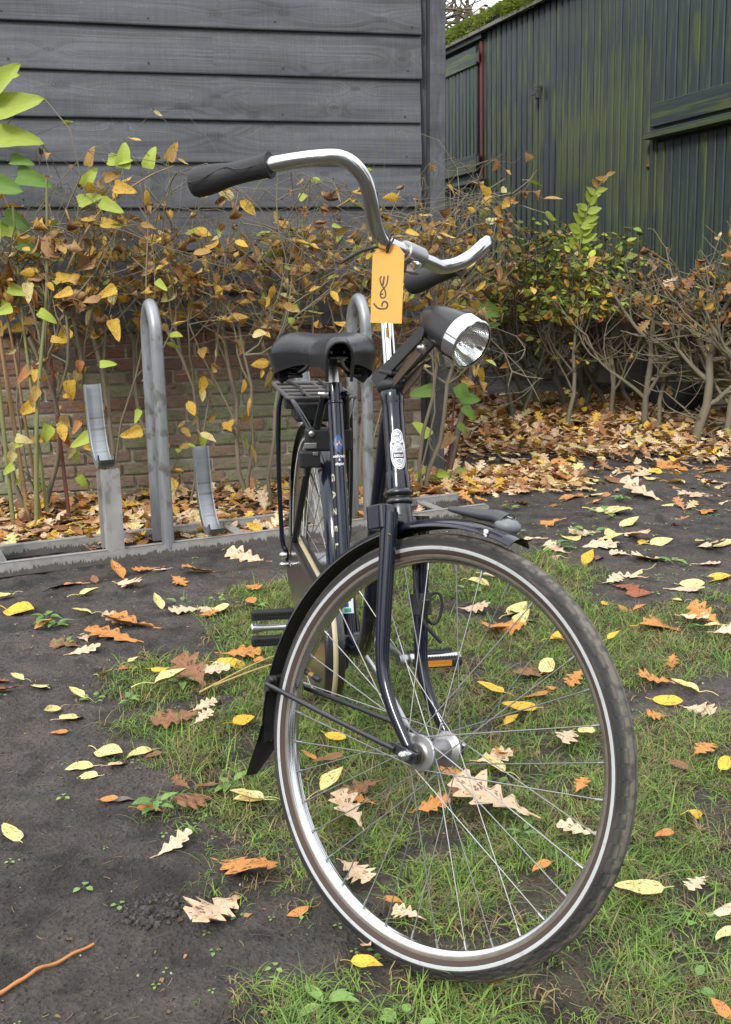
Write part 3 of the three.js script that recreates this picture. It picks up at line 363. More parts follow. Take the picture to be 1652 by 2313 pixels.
// the rails: soil splashed up their lower part, with a ragged upper edge
const railMat = std([.37, .362, .335], .78, { map: colourTex(1024, 64, (u, v) => { const q = .78 + .44 * (fbm(u * 60, v * 4, 4, 60, 0) - .5), e = .26 + .34 * fbm(u * 90 + 5, 1, 4, 90, 0) + .25 * (noise(u * 300, 3, 300, 0) - .5), d = .85 * sstep(e + .05, e - .04, v); return [q * lerp(1, .24, d), q * lerp(1, .215, d), q * lerp(1, .19, d)]; }), metalness: .15 }); railMat.map.repeat.set(.8, 16);
const rack = group('cycle_rack');
{
  rack.matrix.makeBasis(V3(.907, 0, -.421), V3(0, 1, 0), V3(.421, 0, .907)).setPosition(-.774, 0, -4.06); rack.matrix.decompose(rack.position, rack.quaternion, rack.scale);  // local x along the rails, -z towards the barn
  const angle = (z) => merge([box(3.1, .045, .005, -.1, .026, z), box(3.1, .005, .04, -.1, .049, z - .0225)].map((g) => metreUV(g)));
  mesh('rail', angle(.02), railMat, rack); mesh('rail', angle(-.24), railMat, rack);
  for (const x of [-1.55, -.62, .31, 1.24]) mesh('cross_bar', box(.04, .006, .23, x, .04, -.12), galvOld, rack);
  const gutter = (x, path) => { // a U channel swept along a path in the y-z plane
    const n0 = 54, P = smooth(path.map(([z, y]) => [0, y, z]), n0), pos = [], uv = [], idx = [], w = .027, sec = [[-w, .024], [-w - .0045, .024], [-w - .0045, -.004], [w + .0045, -.004], [w + .0045, .024], [w, .024], [w, 0], [-w, 0], [-w, .024]]; let l = 0;
    P.forEach((p, i) => { const t = V3().subVectors(P[min(i + 1, n0)], P[max(i - 1, 0)]).normalize(), n = V3(0, -t.z, t.y); if (n.z < 0 && n.y < 0) n.negate(); if (i) l += p.distanceTo(P[i - 1]); sec.forEach(([a, b], k) => { pos.push(x + a, p.y + n.y * b, p.z + n.z * b); uv.push(k * .02, l * 2); }); });
    const S = sec.length; for (let i = 0; i < n0; i++) for (let s = 0; s < S - 1; s++) { const a = i * S + s; idx.push(a, a + S, a + 1, a + 1, a + S, a + S + 1); }
    const g = geo(pos, uv, idx).toNonIndexed(); g.computeVertexNormals(); const m = mesh('wheel_channel', g, galv, rack); m.material.side = THREE.DoubleSide; return m; };
  for (const o of [-.87, 0, .87]) {
    if (o >= 0) { const P = smooth([[o, .03, .0], [o, .4, -.004], [o, .8, -.006], [o, .915, -.024], [o, .965, -.078], [o, .915, -.132], [o, .8, -.15], [o, .4, -.155], [o, .03, -.16]], 60); mesh('hoop', sweep(P, .0242, 20), galv, rack); }
    gutter(o - .215, [[.0, .40], [-.04, .368], [-.09, .375], [-.14, .42], [-.175, .50], [-.205, .665]]);
    { const post = metreUV(merge([box(.062, .32, .005, o - .205, .205, .012), box(.005, .32, .05, o - .2335, .2, -.016), box(.005, .32, .05, o - .1765, .2, -.016), box(.05, .3, .005, o - .215, .19, -.1)])); mesh('support_post', post, galvOld, rack); }
    gutter(o + .2, [[.005, .085], [-.035, .06], [-.085, .068], [-.135, .13], [-.17, .22], [-.195, .39]]);
  }
}
tag(rack, 'galvanised steel cycle rack with hoops and curved wheel channels before the barn', 'cycle rack');
// ---------------------------------------------------------------- bicycle
// local axes: x forward, y up, z to the rider's right; origin on the ground under the front axle
const bike = group('bicycle');
{
  bike.matrix.makeBasis(V3(.18768, 0, .98223), V3(.02193, .99975, -.00419), V3(-.98199, .02232, .18763)).setPosition(.0763, -.003, -1.5707);
  bike.matrix.decompose(bike.position, bike.quaternion, bike.scale);
}
const RT = .349, AX = V3(-.03082, .3365, 0), UX = V3(-.37581, .9267, 0), NX = V3(.9267, .37581, 0);
const steerM = new THREE.Matrix4().makeTranslation(AX).multiply(new THREE.Matrix4().makeRotationAxis(UX, 39.83 * PI / 180)).multiply(new THREE.Matrix4().makeTranslation(-AX.x, -AX.y, -AX.z));
const steered = (o) => { o.applyMatrix4(steerM); return o; };
const onAxis = (l, f = 0, z = 0) => AX.clone().addScaledVector(UX, l).addScaledVector(NX, f).setZ(z);
// materials
const dustBump = plainTex(256, 256, (u, v) => fbm(u * 30, v * 30, 4, 30, 30));
const navyMap = colourTex(512, 512, (u, v, i, j) => { const d = sstep(.66, .85, fbm(u * 9, v * 9, 5, 9, 9)), s = noise(u * 180, v * 180, 180, 180) > .965 ? 1 : 0; const k = .012 * d + s * .03; return [.0032 + k, .0048 + k * .95, .0125 + k * .85]; });
const navy = phys([1, 1, 1], .3, { map: navyMap, clearcoat: .75, clearcoatRoughness: .06, specularIntensity: .4 });
const black = phys([.008, .008, .010], .4, { clearcoat: .5, clearcoatRoughness: .25 });
const blackDusty = std([1, 1, 1], .62, { map: colourTex(256, 256, (u, v) => { const d = fbm(u * 8, v * 8, 5, 8, 8), s = noise(u * 90, v * 90, 90, 90) > .9 ? .03 : 0; const k = .016 + .035 * sstep(.5, .85, d) + s; return [k, k * .97, k * .9]; }) });
const plastic = std([.013, .013, .014], .5), rubber = std([.014, .014, .015], .62, { bumpMap: dustBump, bumpScale: .0004 });
const chrome = std([.54, .54, .53], .13, { metalness: 1, roughnessMap: plainTex(256, 256, (u, v) => .55 + .45 * fbm(u * 12, v * 12, 5, 12, 12)) }); chrome.roughness = .24;
const chromeClean = std([.66, .66, .66], .07, { metalness: 1 });
const steel = std([.52, .52, .50], .38, { metalness: 1 }), alu = std([.36, .36, .355], .42, { metalness: .9, map: colourTex(128, 128, (u, v) => { const q = .7 + .5 * fbm(u * 14, v * 14, 4, 14, 14); return [q, q, q * .98]; }) });
const rusty = std([.085, .068, .056], .7, { metalness: .5, map: colourTex(128, 128, (u, v) => { const q = fbm(u * 12, v * 12, 4, 12, 12); return [.5 + q, .45 + q * .8, .4 + q * .6]; }) });
const spokeMat = std([.34, .34, .33], .45, { metalness: .9 });

// --- wheels
const TC0 = .3285, TR = .0205, TW = .0212, tyreProf = []; for (let k = 0; k <= 26; k++) { const a = lerp(-2.75, 2.75, k / 26); tyreProf.push([TC0 + TR * cos(a), TW * sin(a)]); }
// tread: longitudinal ribs cut by short steps (relief); dried mud where the tread meets the ground
const treadH = (u, v) => { const n = 96, s = u * n, ph = s - floor(s), off = ph < .12 ? 1 : 0; const x = (v - .0573) / .032, rib = [-.78, -.45, 0, .45, .78].some((c) => abs(x - c - (floor(s) % 2 ? .06 : -.06) * Math.sign(c)) < .07) ? 1 : 0; return abs(x) > 1 ? .8 : (rib || (off && abs(x) > .42 && abs(x) < .6)) ? 0 : 1; };
const tlen = .1146;
const tyreMat = new THREE.MeshStandardMaterial({ roughness: .78, bumpScale: .0008, bumpMap: plainTex(2048, 96, (u, v) => treadH(u, v * tlen)), map: colourTex(2048, 96, (u, v) => { const x = (v * tlen - .0573) / .032, mud = sstep(.72, .35, abs(x)) * (.35 + .65 * sstep(.30, .62, fbm(u * 220, v * 9, 4, 220, 0))) + .25 * sstep(.55, .8, fbm(u * 40, v * 8 + 3, 4, 40, 0)), t = treadH(u, v * tlen); const k = lerp(.6, 1, t) * clamp(mud); return [.016 + .125 * k, .0158 + .108 * k, .0155 + .085 * k]; }) });
for (const t of [tyreMat.map, tyreMat.bumpMap]) { t.repeat.set(1, 1 / tlen); t.needsUpdate = true; }
const G = {};
G.tyre = latheZ(tyreProf, 160);
const sideArc = (a0, a1, rr) => { const o = []; for (let k = 0; k <= 6; k++) { const a = lerp(a0, a1, k / 6); o.push([TC0 + (TR + rr) * cos(a), (TW + rr) * sin(a)]); } return o; };
G.band = merge([latheZ(sideArc(1.5, 2.3, .0003), 128), latheZ(sideArc(-2.3, -1.5, .0003), 128)]);
G.stripe = merge([latheZ(sideArc(1.60, 1.87, .0007), 128), latheZ(sideArc(-1.87, -1.60, .0007), 128)]);
const half = [[.3205, .0140], [.3200, .0155], [.3165, .0158], [.3115, .0150], [.3095, .0138], [.3090, .0125], [.3098, .0112], [.3062, .0092], [.3030, .0065], [.3022, .0052], [.3030, .0040], [.3020, .0020], [.3014, 0]];
G.rim = latheZ([...half, ...half.slice(0, -1).reverse().map(([r, z]) => [r, -z])].reverse(), 160);
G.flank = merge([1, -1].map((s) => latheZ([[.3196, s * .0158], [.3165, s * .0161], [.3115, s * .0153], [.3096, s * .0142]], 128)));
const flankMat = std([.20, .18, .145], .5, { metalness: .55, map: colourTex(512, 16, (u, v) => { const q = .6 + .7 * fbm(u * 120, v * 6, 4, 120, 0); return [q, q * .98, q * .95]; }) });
const hubProf = (b) => [[0, .046], [.011, .046], [.011, .046], [.0125, .040], [.019, .0395], [.0195, .0385], [.0265, .0380], [.029, .0370], [.0293, .0350], [.029, .0330], [.024, .0320], [b, .0285], [b, .0285], [b * .96, .012], [b * .94, 0]];
const mkHub = (b) => { const h = hubProf(b); return latheZ([...h, ...h.slice(0, -1).reverse().map(([r, z]) => [r, -z])].reverse(), 40); };
// one spoke with its nipple, along +x
G.spoke = (() => { const L = .2785; return merge([sweep([[0, 0, 0], [L, 0, 0]], .00105, 6), sweep([[L - .013, 0, 0], [L - .0125, 0, 0], [L + .001, 0, 0]], [.0016, .0022, .0022], 6)]); })();
function makeWheel(name, hubR, hubMat, tyreM) {
  const w = group(name);
  mesh('tyre', G.tyre, tyreM, w); mesh('sidewall_band', G.band, std([.055, .034, .026], .8), w); mesh('reflective_stripe', G.stripe, std([.40, .425, .42], .45, { map: colourTex(512, 16, (u, v) => { const q = .86 + .28 * fbm(u * 80, v * 3, 4, 80, 0) - (noise(u * 400, v * 4, 400, 0) > .93 ? .3 : 0); return [q, q, q]; }) }), w);
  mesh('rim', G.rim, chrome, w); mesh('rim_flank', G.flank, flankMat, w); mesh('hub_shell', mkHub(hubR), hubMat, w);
  const e = V3(1, 0, 0);
  for (let i = 0; i < 36; i++) {
    const side = i % 2 ? -1 : 1, k = floor(i / 2), out = k % 2 ? 1 : -1, rimA = (i + .5) / 36 * 2 * PI, fA = rimA + out * 6 / 18 * PI;
    const p = V3(.0275 * cos(fA), .0275 * sin(fA), side * (.035 + (k % 4 < 2 ? .002 : -.002))), q = V3(.3032 * cos(rimA), .3032 * sin(rimA), side * .001), d = q.clone().sub(p);
    const s = mesh('spoke', G.spoke, spokeMat, w); s.position.copy(p); s.quaternion.setFromUnitVectors(e, d.clone().normalize()); s.scale.x = d.length() / .2785;
  }
  return w;
}
const fw = makeWheel('front_wheel', .0165, alu, tyreMat);
{ // valve with its cap, axle, nuts
  const a = 171 * PI / 180, d = V3(cos(a), sin(a), 0);
  const v0 = V3(.302 * cos(a), .302 * sin(a), 0);
  mesh('valve', merge([latheOn(v0, d.clone().negate(), [[0, 0], [.005, 0], [.005, .004], [.0042, .006], [.0042, .02], [.0042, .02]], 10)]), plastic, fw);
  mesh('valve_nut', latheOn(v0.clone().addScaledVector(d, -.009), d.clone().negate(), [[.0046, 0], [.0055, .001], [.0055, .01], [.0046, .011]], 10), std([.30, .17, .05], .5, { metalness: .7 }), fw);
  mesh('valve_cap', latheOn(v0.clone().addScaledVector(d, -.019), d.clone().negate(), [[.004, 0], [.0058, .001], [.006, .01], [.005, .016], [0, .018]], 12), plastic, fw);
  mesh('axle', rod([0, 0, -.075], [0, 0, .075], .0047, 10), steel, fw);
  const nut = (s) => merge([latheZ([[.0085, s * .046], [.0125, s * .047], [.0125, s * .055], [.009, s * .056]], 20), new THREE.CylinderGeometry(.0092, .0092, .009, 6).rotateX(PI / 2).translate(0, 0, s * .067), latheZ([[.0082, s * .071], [.0082, s * .080], [.007, s * .085], [.004, s * .0875], [0, s * .088]], 18)]);
  mesh('axle_nut', nut(1), chrome, fw); mesh('axle_nut', nut(-1), chrome, fw); mesh('cone_washer', latheZ([[.009, .047], [.016, .047], [.016, .047], [.016, .050], [.009, .050]], 24), rusty, fw);
}
fw.rotation.z = .06; fw.position.set(0, RT, 0); fw.updateMatrix(); steered(fw); bike.add(fw);

// --- fork
const fork = group('fork', bike);
{
  const bl = (s) => sweep(smooth([[-.166, .700, s * .043], [-.143, .612, s * .047], [-.116, .512, s * .051], [-.096, .452, s * .053], [-.062, .405, s * .055], [-.012, .357, s * .056]], 28), (t) => lerp(.0142, .0082, Math.pow(t, 1.2)), 18, true, 1.08, .9);
  for (const s of [1, -1]) { const b = mesh('fork_blade', bl(s), navy, fork); mesh('dropout', merge([box(.03, .022, .005, -.006, .352, s * .0565, .002), latheZ([[.006, -.003], [.0155, -.003], [.0155, -.003], [.0155, .003], [.0155, .003], [.006, .003]], 20).translate(0, RT, s * .0575)]), black, b); }
  // crown with blade sockets
  const c = onAxis(.393), sock = (s) => { const sh = roundedShape(.036, .032, .009); const g = new THREE.ExtrudeGeometry(sh, { depth: .036, bevelEnabled: true, bevelSize: .0025, bevelThickness: .0025, bevelSegments: 2 }); g.translate(0, 0, -.018); const m = new THREE.Matrix4().makeBasis(NX, V3(0, 0, 1), UX.clone().negate()); return g.applyMatrix4(m).translate(c.x - .004, c.y - .014, s * .0415); };
  const bridge = (() => { const g = new RoundedBoxGeometry(.032, .02, .07, 3, .008); return g.applyMatrix4(new THREE.Matrix4().makeBasis(NX, UX, V3(0, 0, 1))).translate(c.x + UX.x * -.016, c.y + UX.y * -.016, .006); })();
  mesh('crown', merge([bridge, sock(1), sock(-1).translate(UX.x * -.022, UX.y * -.022, .004)]), navy, fork);
  mesh('crown_bell', latheOn(onAxis(.372), UX, [[.021, 0], [.0205, .010], [.0195, .022], [.019, .034], [.015, .036]], 28), black, fork);
  mesh('fork_emblem', sweep(smooth([[-.148, .6665, .0582], [-.1445, .668, .0586], [-.141, .6668, .0582]], 6), .0006, 4), std([.30, .2, .05], .5), fork);
  // brake lead clip, cable and holder on the left blade
  const k = V3(-.128, .555, -.05), clip = merge([latheOn(k.clone().addScaledVector(UX, -.018), UX, [[.0135, 0], [.0175, 0], [.0175, 0], [.0175, .036], [.0175, .036], [.0135, .036]], 20), box(.012, .03, .022, k.x + .016, k.y, -.034, .003)]);
  mesh('cable_clip', clip, plastic, fork);
  mesh('lamp_wire', sweep(smooth([[-.165, .69, -.022], [-.142, .63, -.018], [-.126, .585, -.022], [-.113, .555, -.026], [-.1, .53, -.034], [-.075, .505, -.058]], 24), .0032, 8), plastic, fork);
  mesh('lock_hook', sweep(smooth([[-.125, .572, -.067], [-.123, .578, -.074], [-.115, .576, -.081], [-.108, .556, -.084], [-.108, .532, -.081], [-.114, .526, -.074], [-.12, .532, -.067]], 24), .0027, 8), plastic, fork);
  mesh('wire_end', sweep(smooth([[-.094, .525, -.04], [-.08, .508, -.056], [-.078, .503, -.07]], 8), .0016, 6), steel, fork);
}
steered(fork);

// --- front mudguard
const mg = group('front_mudguard', bike);
{
  const sec = []; for (let k = 0; k <= 12; k++) { const s = k / 6 - 1; sec.push([.3735 - .013 * Math.pow(abs(s), 2.4), s * .0285]); }
  const inn = sec.slice().reverse().map(([r, z]) => [r - .0016, z * .95]);
  const prof = [[.3585, -.0285], ...sec, [.3585, .0285], [.3585, .0285], [.3583, .0268], ...inn, [.3583, -.0268], [.3585, -.0285]];
  const d = (a) => a * PI / 180, at = (g) => g.translate(0, RT, 0);
  mesh('blade', at(latheZ(prof, 70, d(80), d(199))), navy, mg);
  mesh('liner', at(latheZ(inn.map(([r, z]) => [r - .0012, z * .97]), 70, d(81), d(198.5))), blackDusty, mg);
  // front end cap: a grey plastic nose with a round emblem
  const nose = (() => { const P = smooth([[-.09, .7285, -.012], [-.035, .733, -.0165], [0, .737, -.0185], [.02, .7345, -.0185]], 14); return sweep(P, (t) => lerp(.006, .0185, Math.pow(t, .6)), 14, true, .7, 1.1); })();
  mesh('nose_cover', nose, std([.05, .054, .058], .5), mg);
  const nb = (() => { const p = V3(.0215, .7335, -.0185); return [p, V3(.35, .75, .45).normalize()]; })();
  mesh('nose_disc', new THREE.SphereGeometry(.0215, 20, 14).scale(1, .62, 1.02).translate(.0225, .728, -.0175), std([.15, .17, .172], .45), mg);
  mesh('nose_emblem', latheOn(V3(.0235, .7392, -.0115), V3(.25, .85, .42), [[0, .0025], [.0085, .0025], [.0088, .001], [.0088, 0]], 20), plastic, mg);
  mesh('emblem_figure', sweep(smooth([[.0190, .7427, -.0105], [.0225, .7428, -.0112], [.0262, .7418, -.0112], [.0285, .7420, -.0128]], 6), .0009, 4), std([.4, .42, .42], .5), mg);
  mesh('nose_underside', box(.03, .016, .045, .03, .7125, -.004, .006), blackDusty, mg);
  mesh('mud_flap', (() => { // rubber flap flaring outwards at the rear
    const pos = [], uv = [], idx = [], n = 8; for (let i = 0; i <= n; i++) { const t = i / n, a = d(lerp(194, 207.5, t)), r = lerp(.368, .425, Math.pow(t, 1.7)), hw = .031 - .018 * t * t; for (let c = 0; c <= 6; c++) { const s = c / 3 - 1, rr = r - .010 * s * s * (1 - .5 * t); pos.push(rr * cos(a), RT + rr * sin(a), s * hw); uv.push(c / 6, t); } } for (let i = 0; i < n; i++) for (let c = 0; c < 6; c++) { const a = i * 7 + c; idx.push(a, a + 7, a + 1, a + 1, a + 7, a + 8); } const g = geo(pos, uv, idx), h = g.clone().translate(-.0024, -.001, 0); return merge([g, h]); })(), std([.016, .016, .017], .7, { side: THREE.DoubleSide }), mg);
  mesh('stay_bracket', merge([box(.014, .03, .06, -.3595, .338, 0, .003), latheOn(V3(-.352, .347, .024), V3(.3, 0, 1), [[0, .008], [.005, .008], [.005, .001], [.0075, 0]], 6)]), blackDusty, mg);
  for (const s of [1, -1]) { mesh('stay', sweep(smooth([[-.358, .337, s * .031], [-.2, .342, s * .051], [-.05, .3455, s * .0615], [-.028, .347, s * .063]], 12), (t) => t > .85 ? .0062 : .0046, 10), black, mg); mesh('stay_eye', box(.055, .017, .0035, -.012, .348, s * .0635, .0016), black, mg); }
  mesh('paint_chip', merge([[0, 0, .006], [.0015, -.004, .004], [.004, .001, .0035], [-.002, -.006, .003]].map(([a, b, r]) => { const an = d(87.5) + a * 2, z = .0302; return new THREE.CylinderGeometry(r * .55, r * .7, .0006, 6).rotateX(PI / 2 - .35).translate(.3655 * cos(an), RT + .3655 * sin(an) + b, .0292); })), std([.5, .5, .49], .7), mg);
}
steered(mg);

// --- headset, stem, handlebar, grips
const hs = group('headset', bike);
mesh('lower_cup', latheOn(onAxis(.405), UX, [[.012, 0], [.021, .001], [.0225, .004], [.0225, .008], [.018, .012], [.0185, .014], [.0235, .016], [.0245, .020], [.0235, .024], [.019, .027]], 32), black, hs);
mesh('upper_cup', latheOn(onAxis(.600), UX, [[.018, 0], [.0235, .003], [.0255, .008], [.0255, .012], [.0235, .017], [.019, .020], [.0195, .022], [.016, .025], [.013, .032]], 32), rubber, hs);
const stem = group('stem', bike);
mesh('quill', latheOn(onAxis(.615), UX, [[.0155, 0], [.0155, 0], [.0155, .012], [.0112, .014], [.0112, .014], [.0112, .145], [.0112, .145]], 28), chromeClean, stem);
mesh('neck', sweep(smooth([onAxis(.75), onAxis(.785, .004), onAxis(.812, .022), onAxis(.826, .05)], 14), (t) => lerp(.0125, .0135, t), 18), alu, stem);
mesh('bar_clamp', merge([latheOn(onAxis(.828, .064, -.024), V3(0, 0, 1), [[.0124, 0], [.0176, .0], [.0182, .0015], [.0182, .0465], [.0176, .048], [.0124, .048]], 32), box(.02, .022, .018, -.272, 1.106, 0, .004)]), alu, stem);
mesh('clamp_bolt', latheOn(onAxis(.806, .075, .006), V3(.3, -.3, 1), [[0, .012], [.006, .012], [.0065, .01], [.0065, 0]], 6), chromeClean, stem);
steered(stem);
const bar = group('handlebar', bike), C0 = [-.28301, 1.12791, 0];
const rel = (x, y, z) => [C0[0] + x, C0[1] + y, z];
{
  const Rp = [rel(0, 0, .0), rel(0, 0, .055), rel(.002, .002, .086), rel(.008, .022, .118), rel(.014, .05, .146), rel(.013, .078, .172), rel(-.004, .0945, .204), rel(-.035, .088, .23), rel(-.101, .064, .264), rel(-.165, .042, .281), rel(-.236, .020, .2955)];
  const Lp = Rp.slice(1).map(([x, y, z], i) => [x, y - [0, .001, .006, .011, .014, .018, .021, .023, .022, .02][i], -z]);
  const P = smooth([...Lp.reverse(), ...Rp], 150);
  mesh('tube', sweep(P, .0123, 22), chrome, bar);
  const grip = (q) => { const Q = smooth(q, 30); return sweep(Q, (t) => t < .03 ? .0196 : t < .06 ? .02 : lerp(.0180, .0186, t) + .0046 * sstep(.5, .86, t) - .0012 * sin(PI * clamp((t - .05) / .6)) - (t > .97 ? .002 : 0), 26, true, 1.05, .97); };
  const gr = Rp.slice(-3); mesh('grip', grip(gr), rubber, bar); mesh('grip', grip(Lp.slice(0, 3).reverse()), rubber, bar);
  mesh('grip_seam', sweep(smooth([[gr[0][0] - .01, gr[0][1] - .006, gr[0][2] + .0175], [gr[1][0] + .03, gr[1][1] + .003, gr[1][2] + .0165], [gr[1][0] - .005, gr[1][1] + .004, gr[1][2] + .0182], [gr[2][0] + .03, gr[2][1] - .002, gr[2][2] + .0205], [gr[2][0] + .008, gr[2][1] - .004, gr[2][2] + .0225]], 16), .0008, 5), plastic, bar);
}
steered(bar);
// --- headlamp
const lamp = group('headlamp', bike);
{
  const a = V3(-.2228, 1.0305, 0), f = V3(-.126, .9975, 0), d = f.clone().sub(a).normalize();
  const sh = []; for (let k = 0; k <= 18; k++) { const t = k / 18; sh.push([.0378 * Math.pow(t, .39) * (1 - .05 * t * t) + .0002, t * .086]); }
  mesh('shell', latheOn(a, d, sh.reverse(), 44), std([.011, .0115, .014], .36), lamp);
  mesh('bezel', latheOn(a.clone().addScaledVector(d, .083), d, [[.034, .024], [.0362, .0245], [.0378, .022], [.0378, .022], [.0384, 0], [.0384, 0], [.037, -.002]], 48), chromeClean, lamp);
  mesh('reflector', latheOn(a.clone().addScaledVector(d, .068), d, [[0, 0], [.012, .003], [.022, .012], [.03, .024], [.0345, .036]], 40), std([.85, .85, .83], .12, { metalness: 1 }), lamp);
  const lens = latheOn(V3(0, 0, 0), V3(0, 0, 1), [[0, .0265], [.012, .0262], [.024, .0248], [.0345, .022], [.0345, .022], [.0345, .0205]], 40);
  lens.applyMatrix4(new THREE.Matrix4().compose(a.clone().addScaledVector(d, .083), new THREE.Quaternion().setFromUnitVectors(V3(0, 0, 1), d), V3(1, 1, 1)));
  { const p = lens.attributes.position, u = lens.attributes.uv; for (let i = 0; i < p.count; i++) u.setXY(i, p.getZ(i) / .01, (p.getY(i)) / .02); }
  mesh('lens', lens, phys([.97, .98, .97], .06, { transmission: 1, thickness: 0, ior: 1.5, bumpMap: plainTex(64, 8, (u) => .5 + .5 * sin(u * 2 * PI * 3)), bumpScale: .0012 }), lamp);
  mesh('bulb', new THREE.SphereGeometry(.004, 10, 8).translate(f.x - .04, f.y + .013, 0), std([.7, .7, .65], .2), lamp);
  mesh('switch_cap', new THREE.SphereGeometry(.008, 12, 8).scale(1.3, .6, 1).translate(-.152, 1.041, -.008), plastic, lamp);
  { const mid = V3(-.178, 1.011, 0), m = new THREE.Matrix4().makeTranslation(mid).multiply(new THREE.Matrix4().makeScale(1.13, 1.13, 1.13)).multiply(new THREE.Matrix4().makeTranslation(-mid.x, -mid.y, 0)); lamp.children.forEach((c) => c.geometry.applyMatrix4(m)); }
  // bracket: a black arm and a rusty lower strap with a bolt
  const armP = [[-.290, .908], [-.270, .896], [-.258, .918], [-.203, .988], [-.204, 1.006], [-.214, 1.004], [-.268, .936]]; const plate = (P, w, th, z) => { const sh = new THREE.Shape(); P.forEach(([x, y], i) => i ? sh.lineTo(x, y) : sh.moveTo(x, y)); sh.closePath(); return new THREE.ExtrudeGeometry(sh, { depth: th, bevelEnabled: true, bevelSize: .0012, bevelThickness: .001, bevelSegments: 2 }).translate(0, 0, z - th / 2); };
  mesh('bracket_arm', merge([plate(armP, .02, .004, .0195), plate(armP, .02, .004, -.0195), box(.03, .008, .048, -.262, .923, 0, .003), box(.012, .016, .044, -.207, 1.0, 0, .003)]), plastic, lamp);
  mesh('bracket_strap', merge([plate([[-.252, .902], [-.246, .897], [-.230, .922], [-.202, .962], [-.196, .98], [-.206, .983], [-.214, .966], [-.244, .92]], .02, .0025, .0145), plate([[-.25, .9], [-.235, .893], [-.211, .93], [-.207, .955], [-.225, .935]], .02, .002, -.006)]), rusty, lamp);
  mesh('bracket_bolt', latheOn(V3(-.2035, .974, .012), V3(0, 0, 1), [[0, .011], [.0035, .011], [.0035, .0075], [.007, .007], [.007, .004], [.0095, .0035], [.0095, 0]], 14), steel, lamp);
}
steered(lamp);
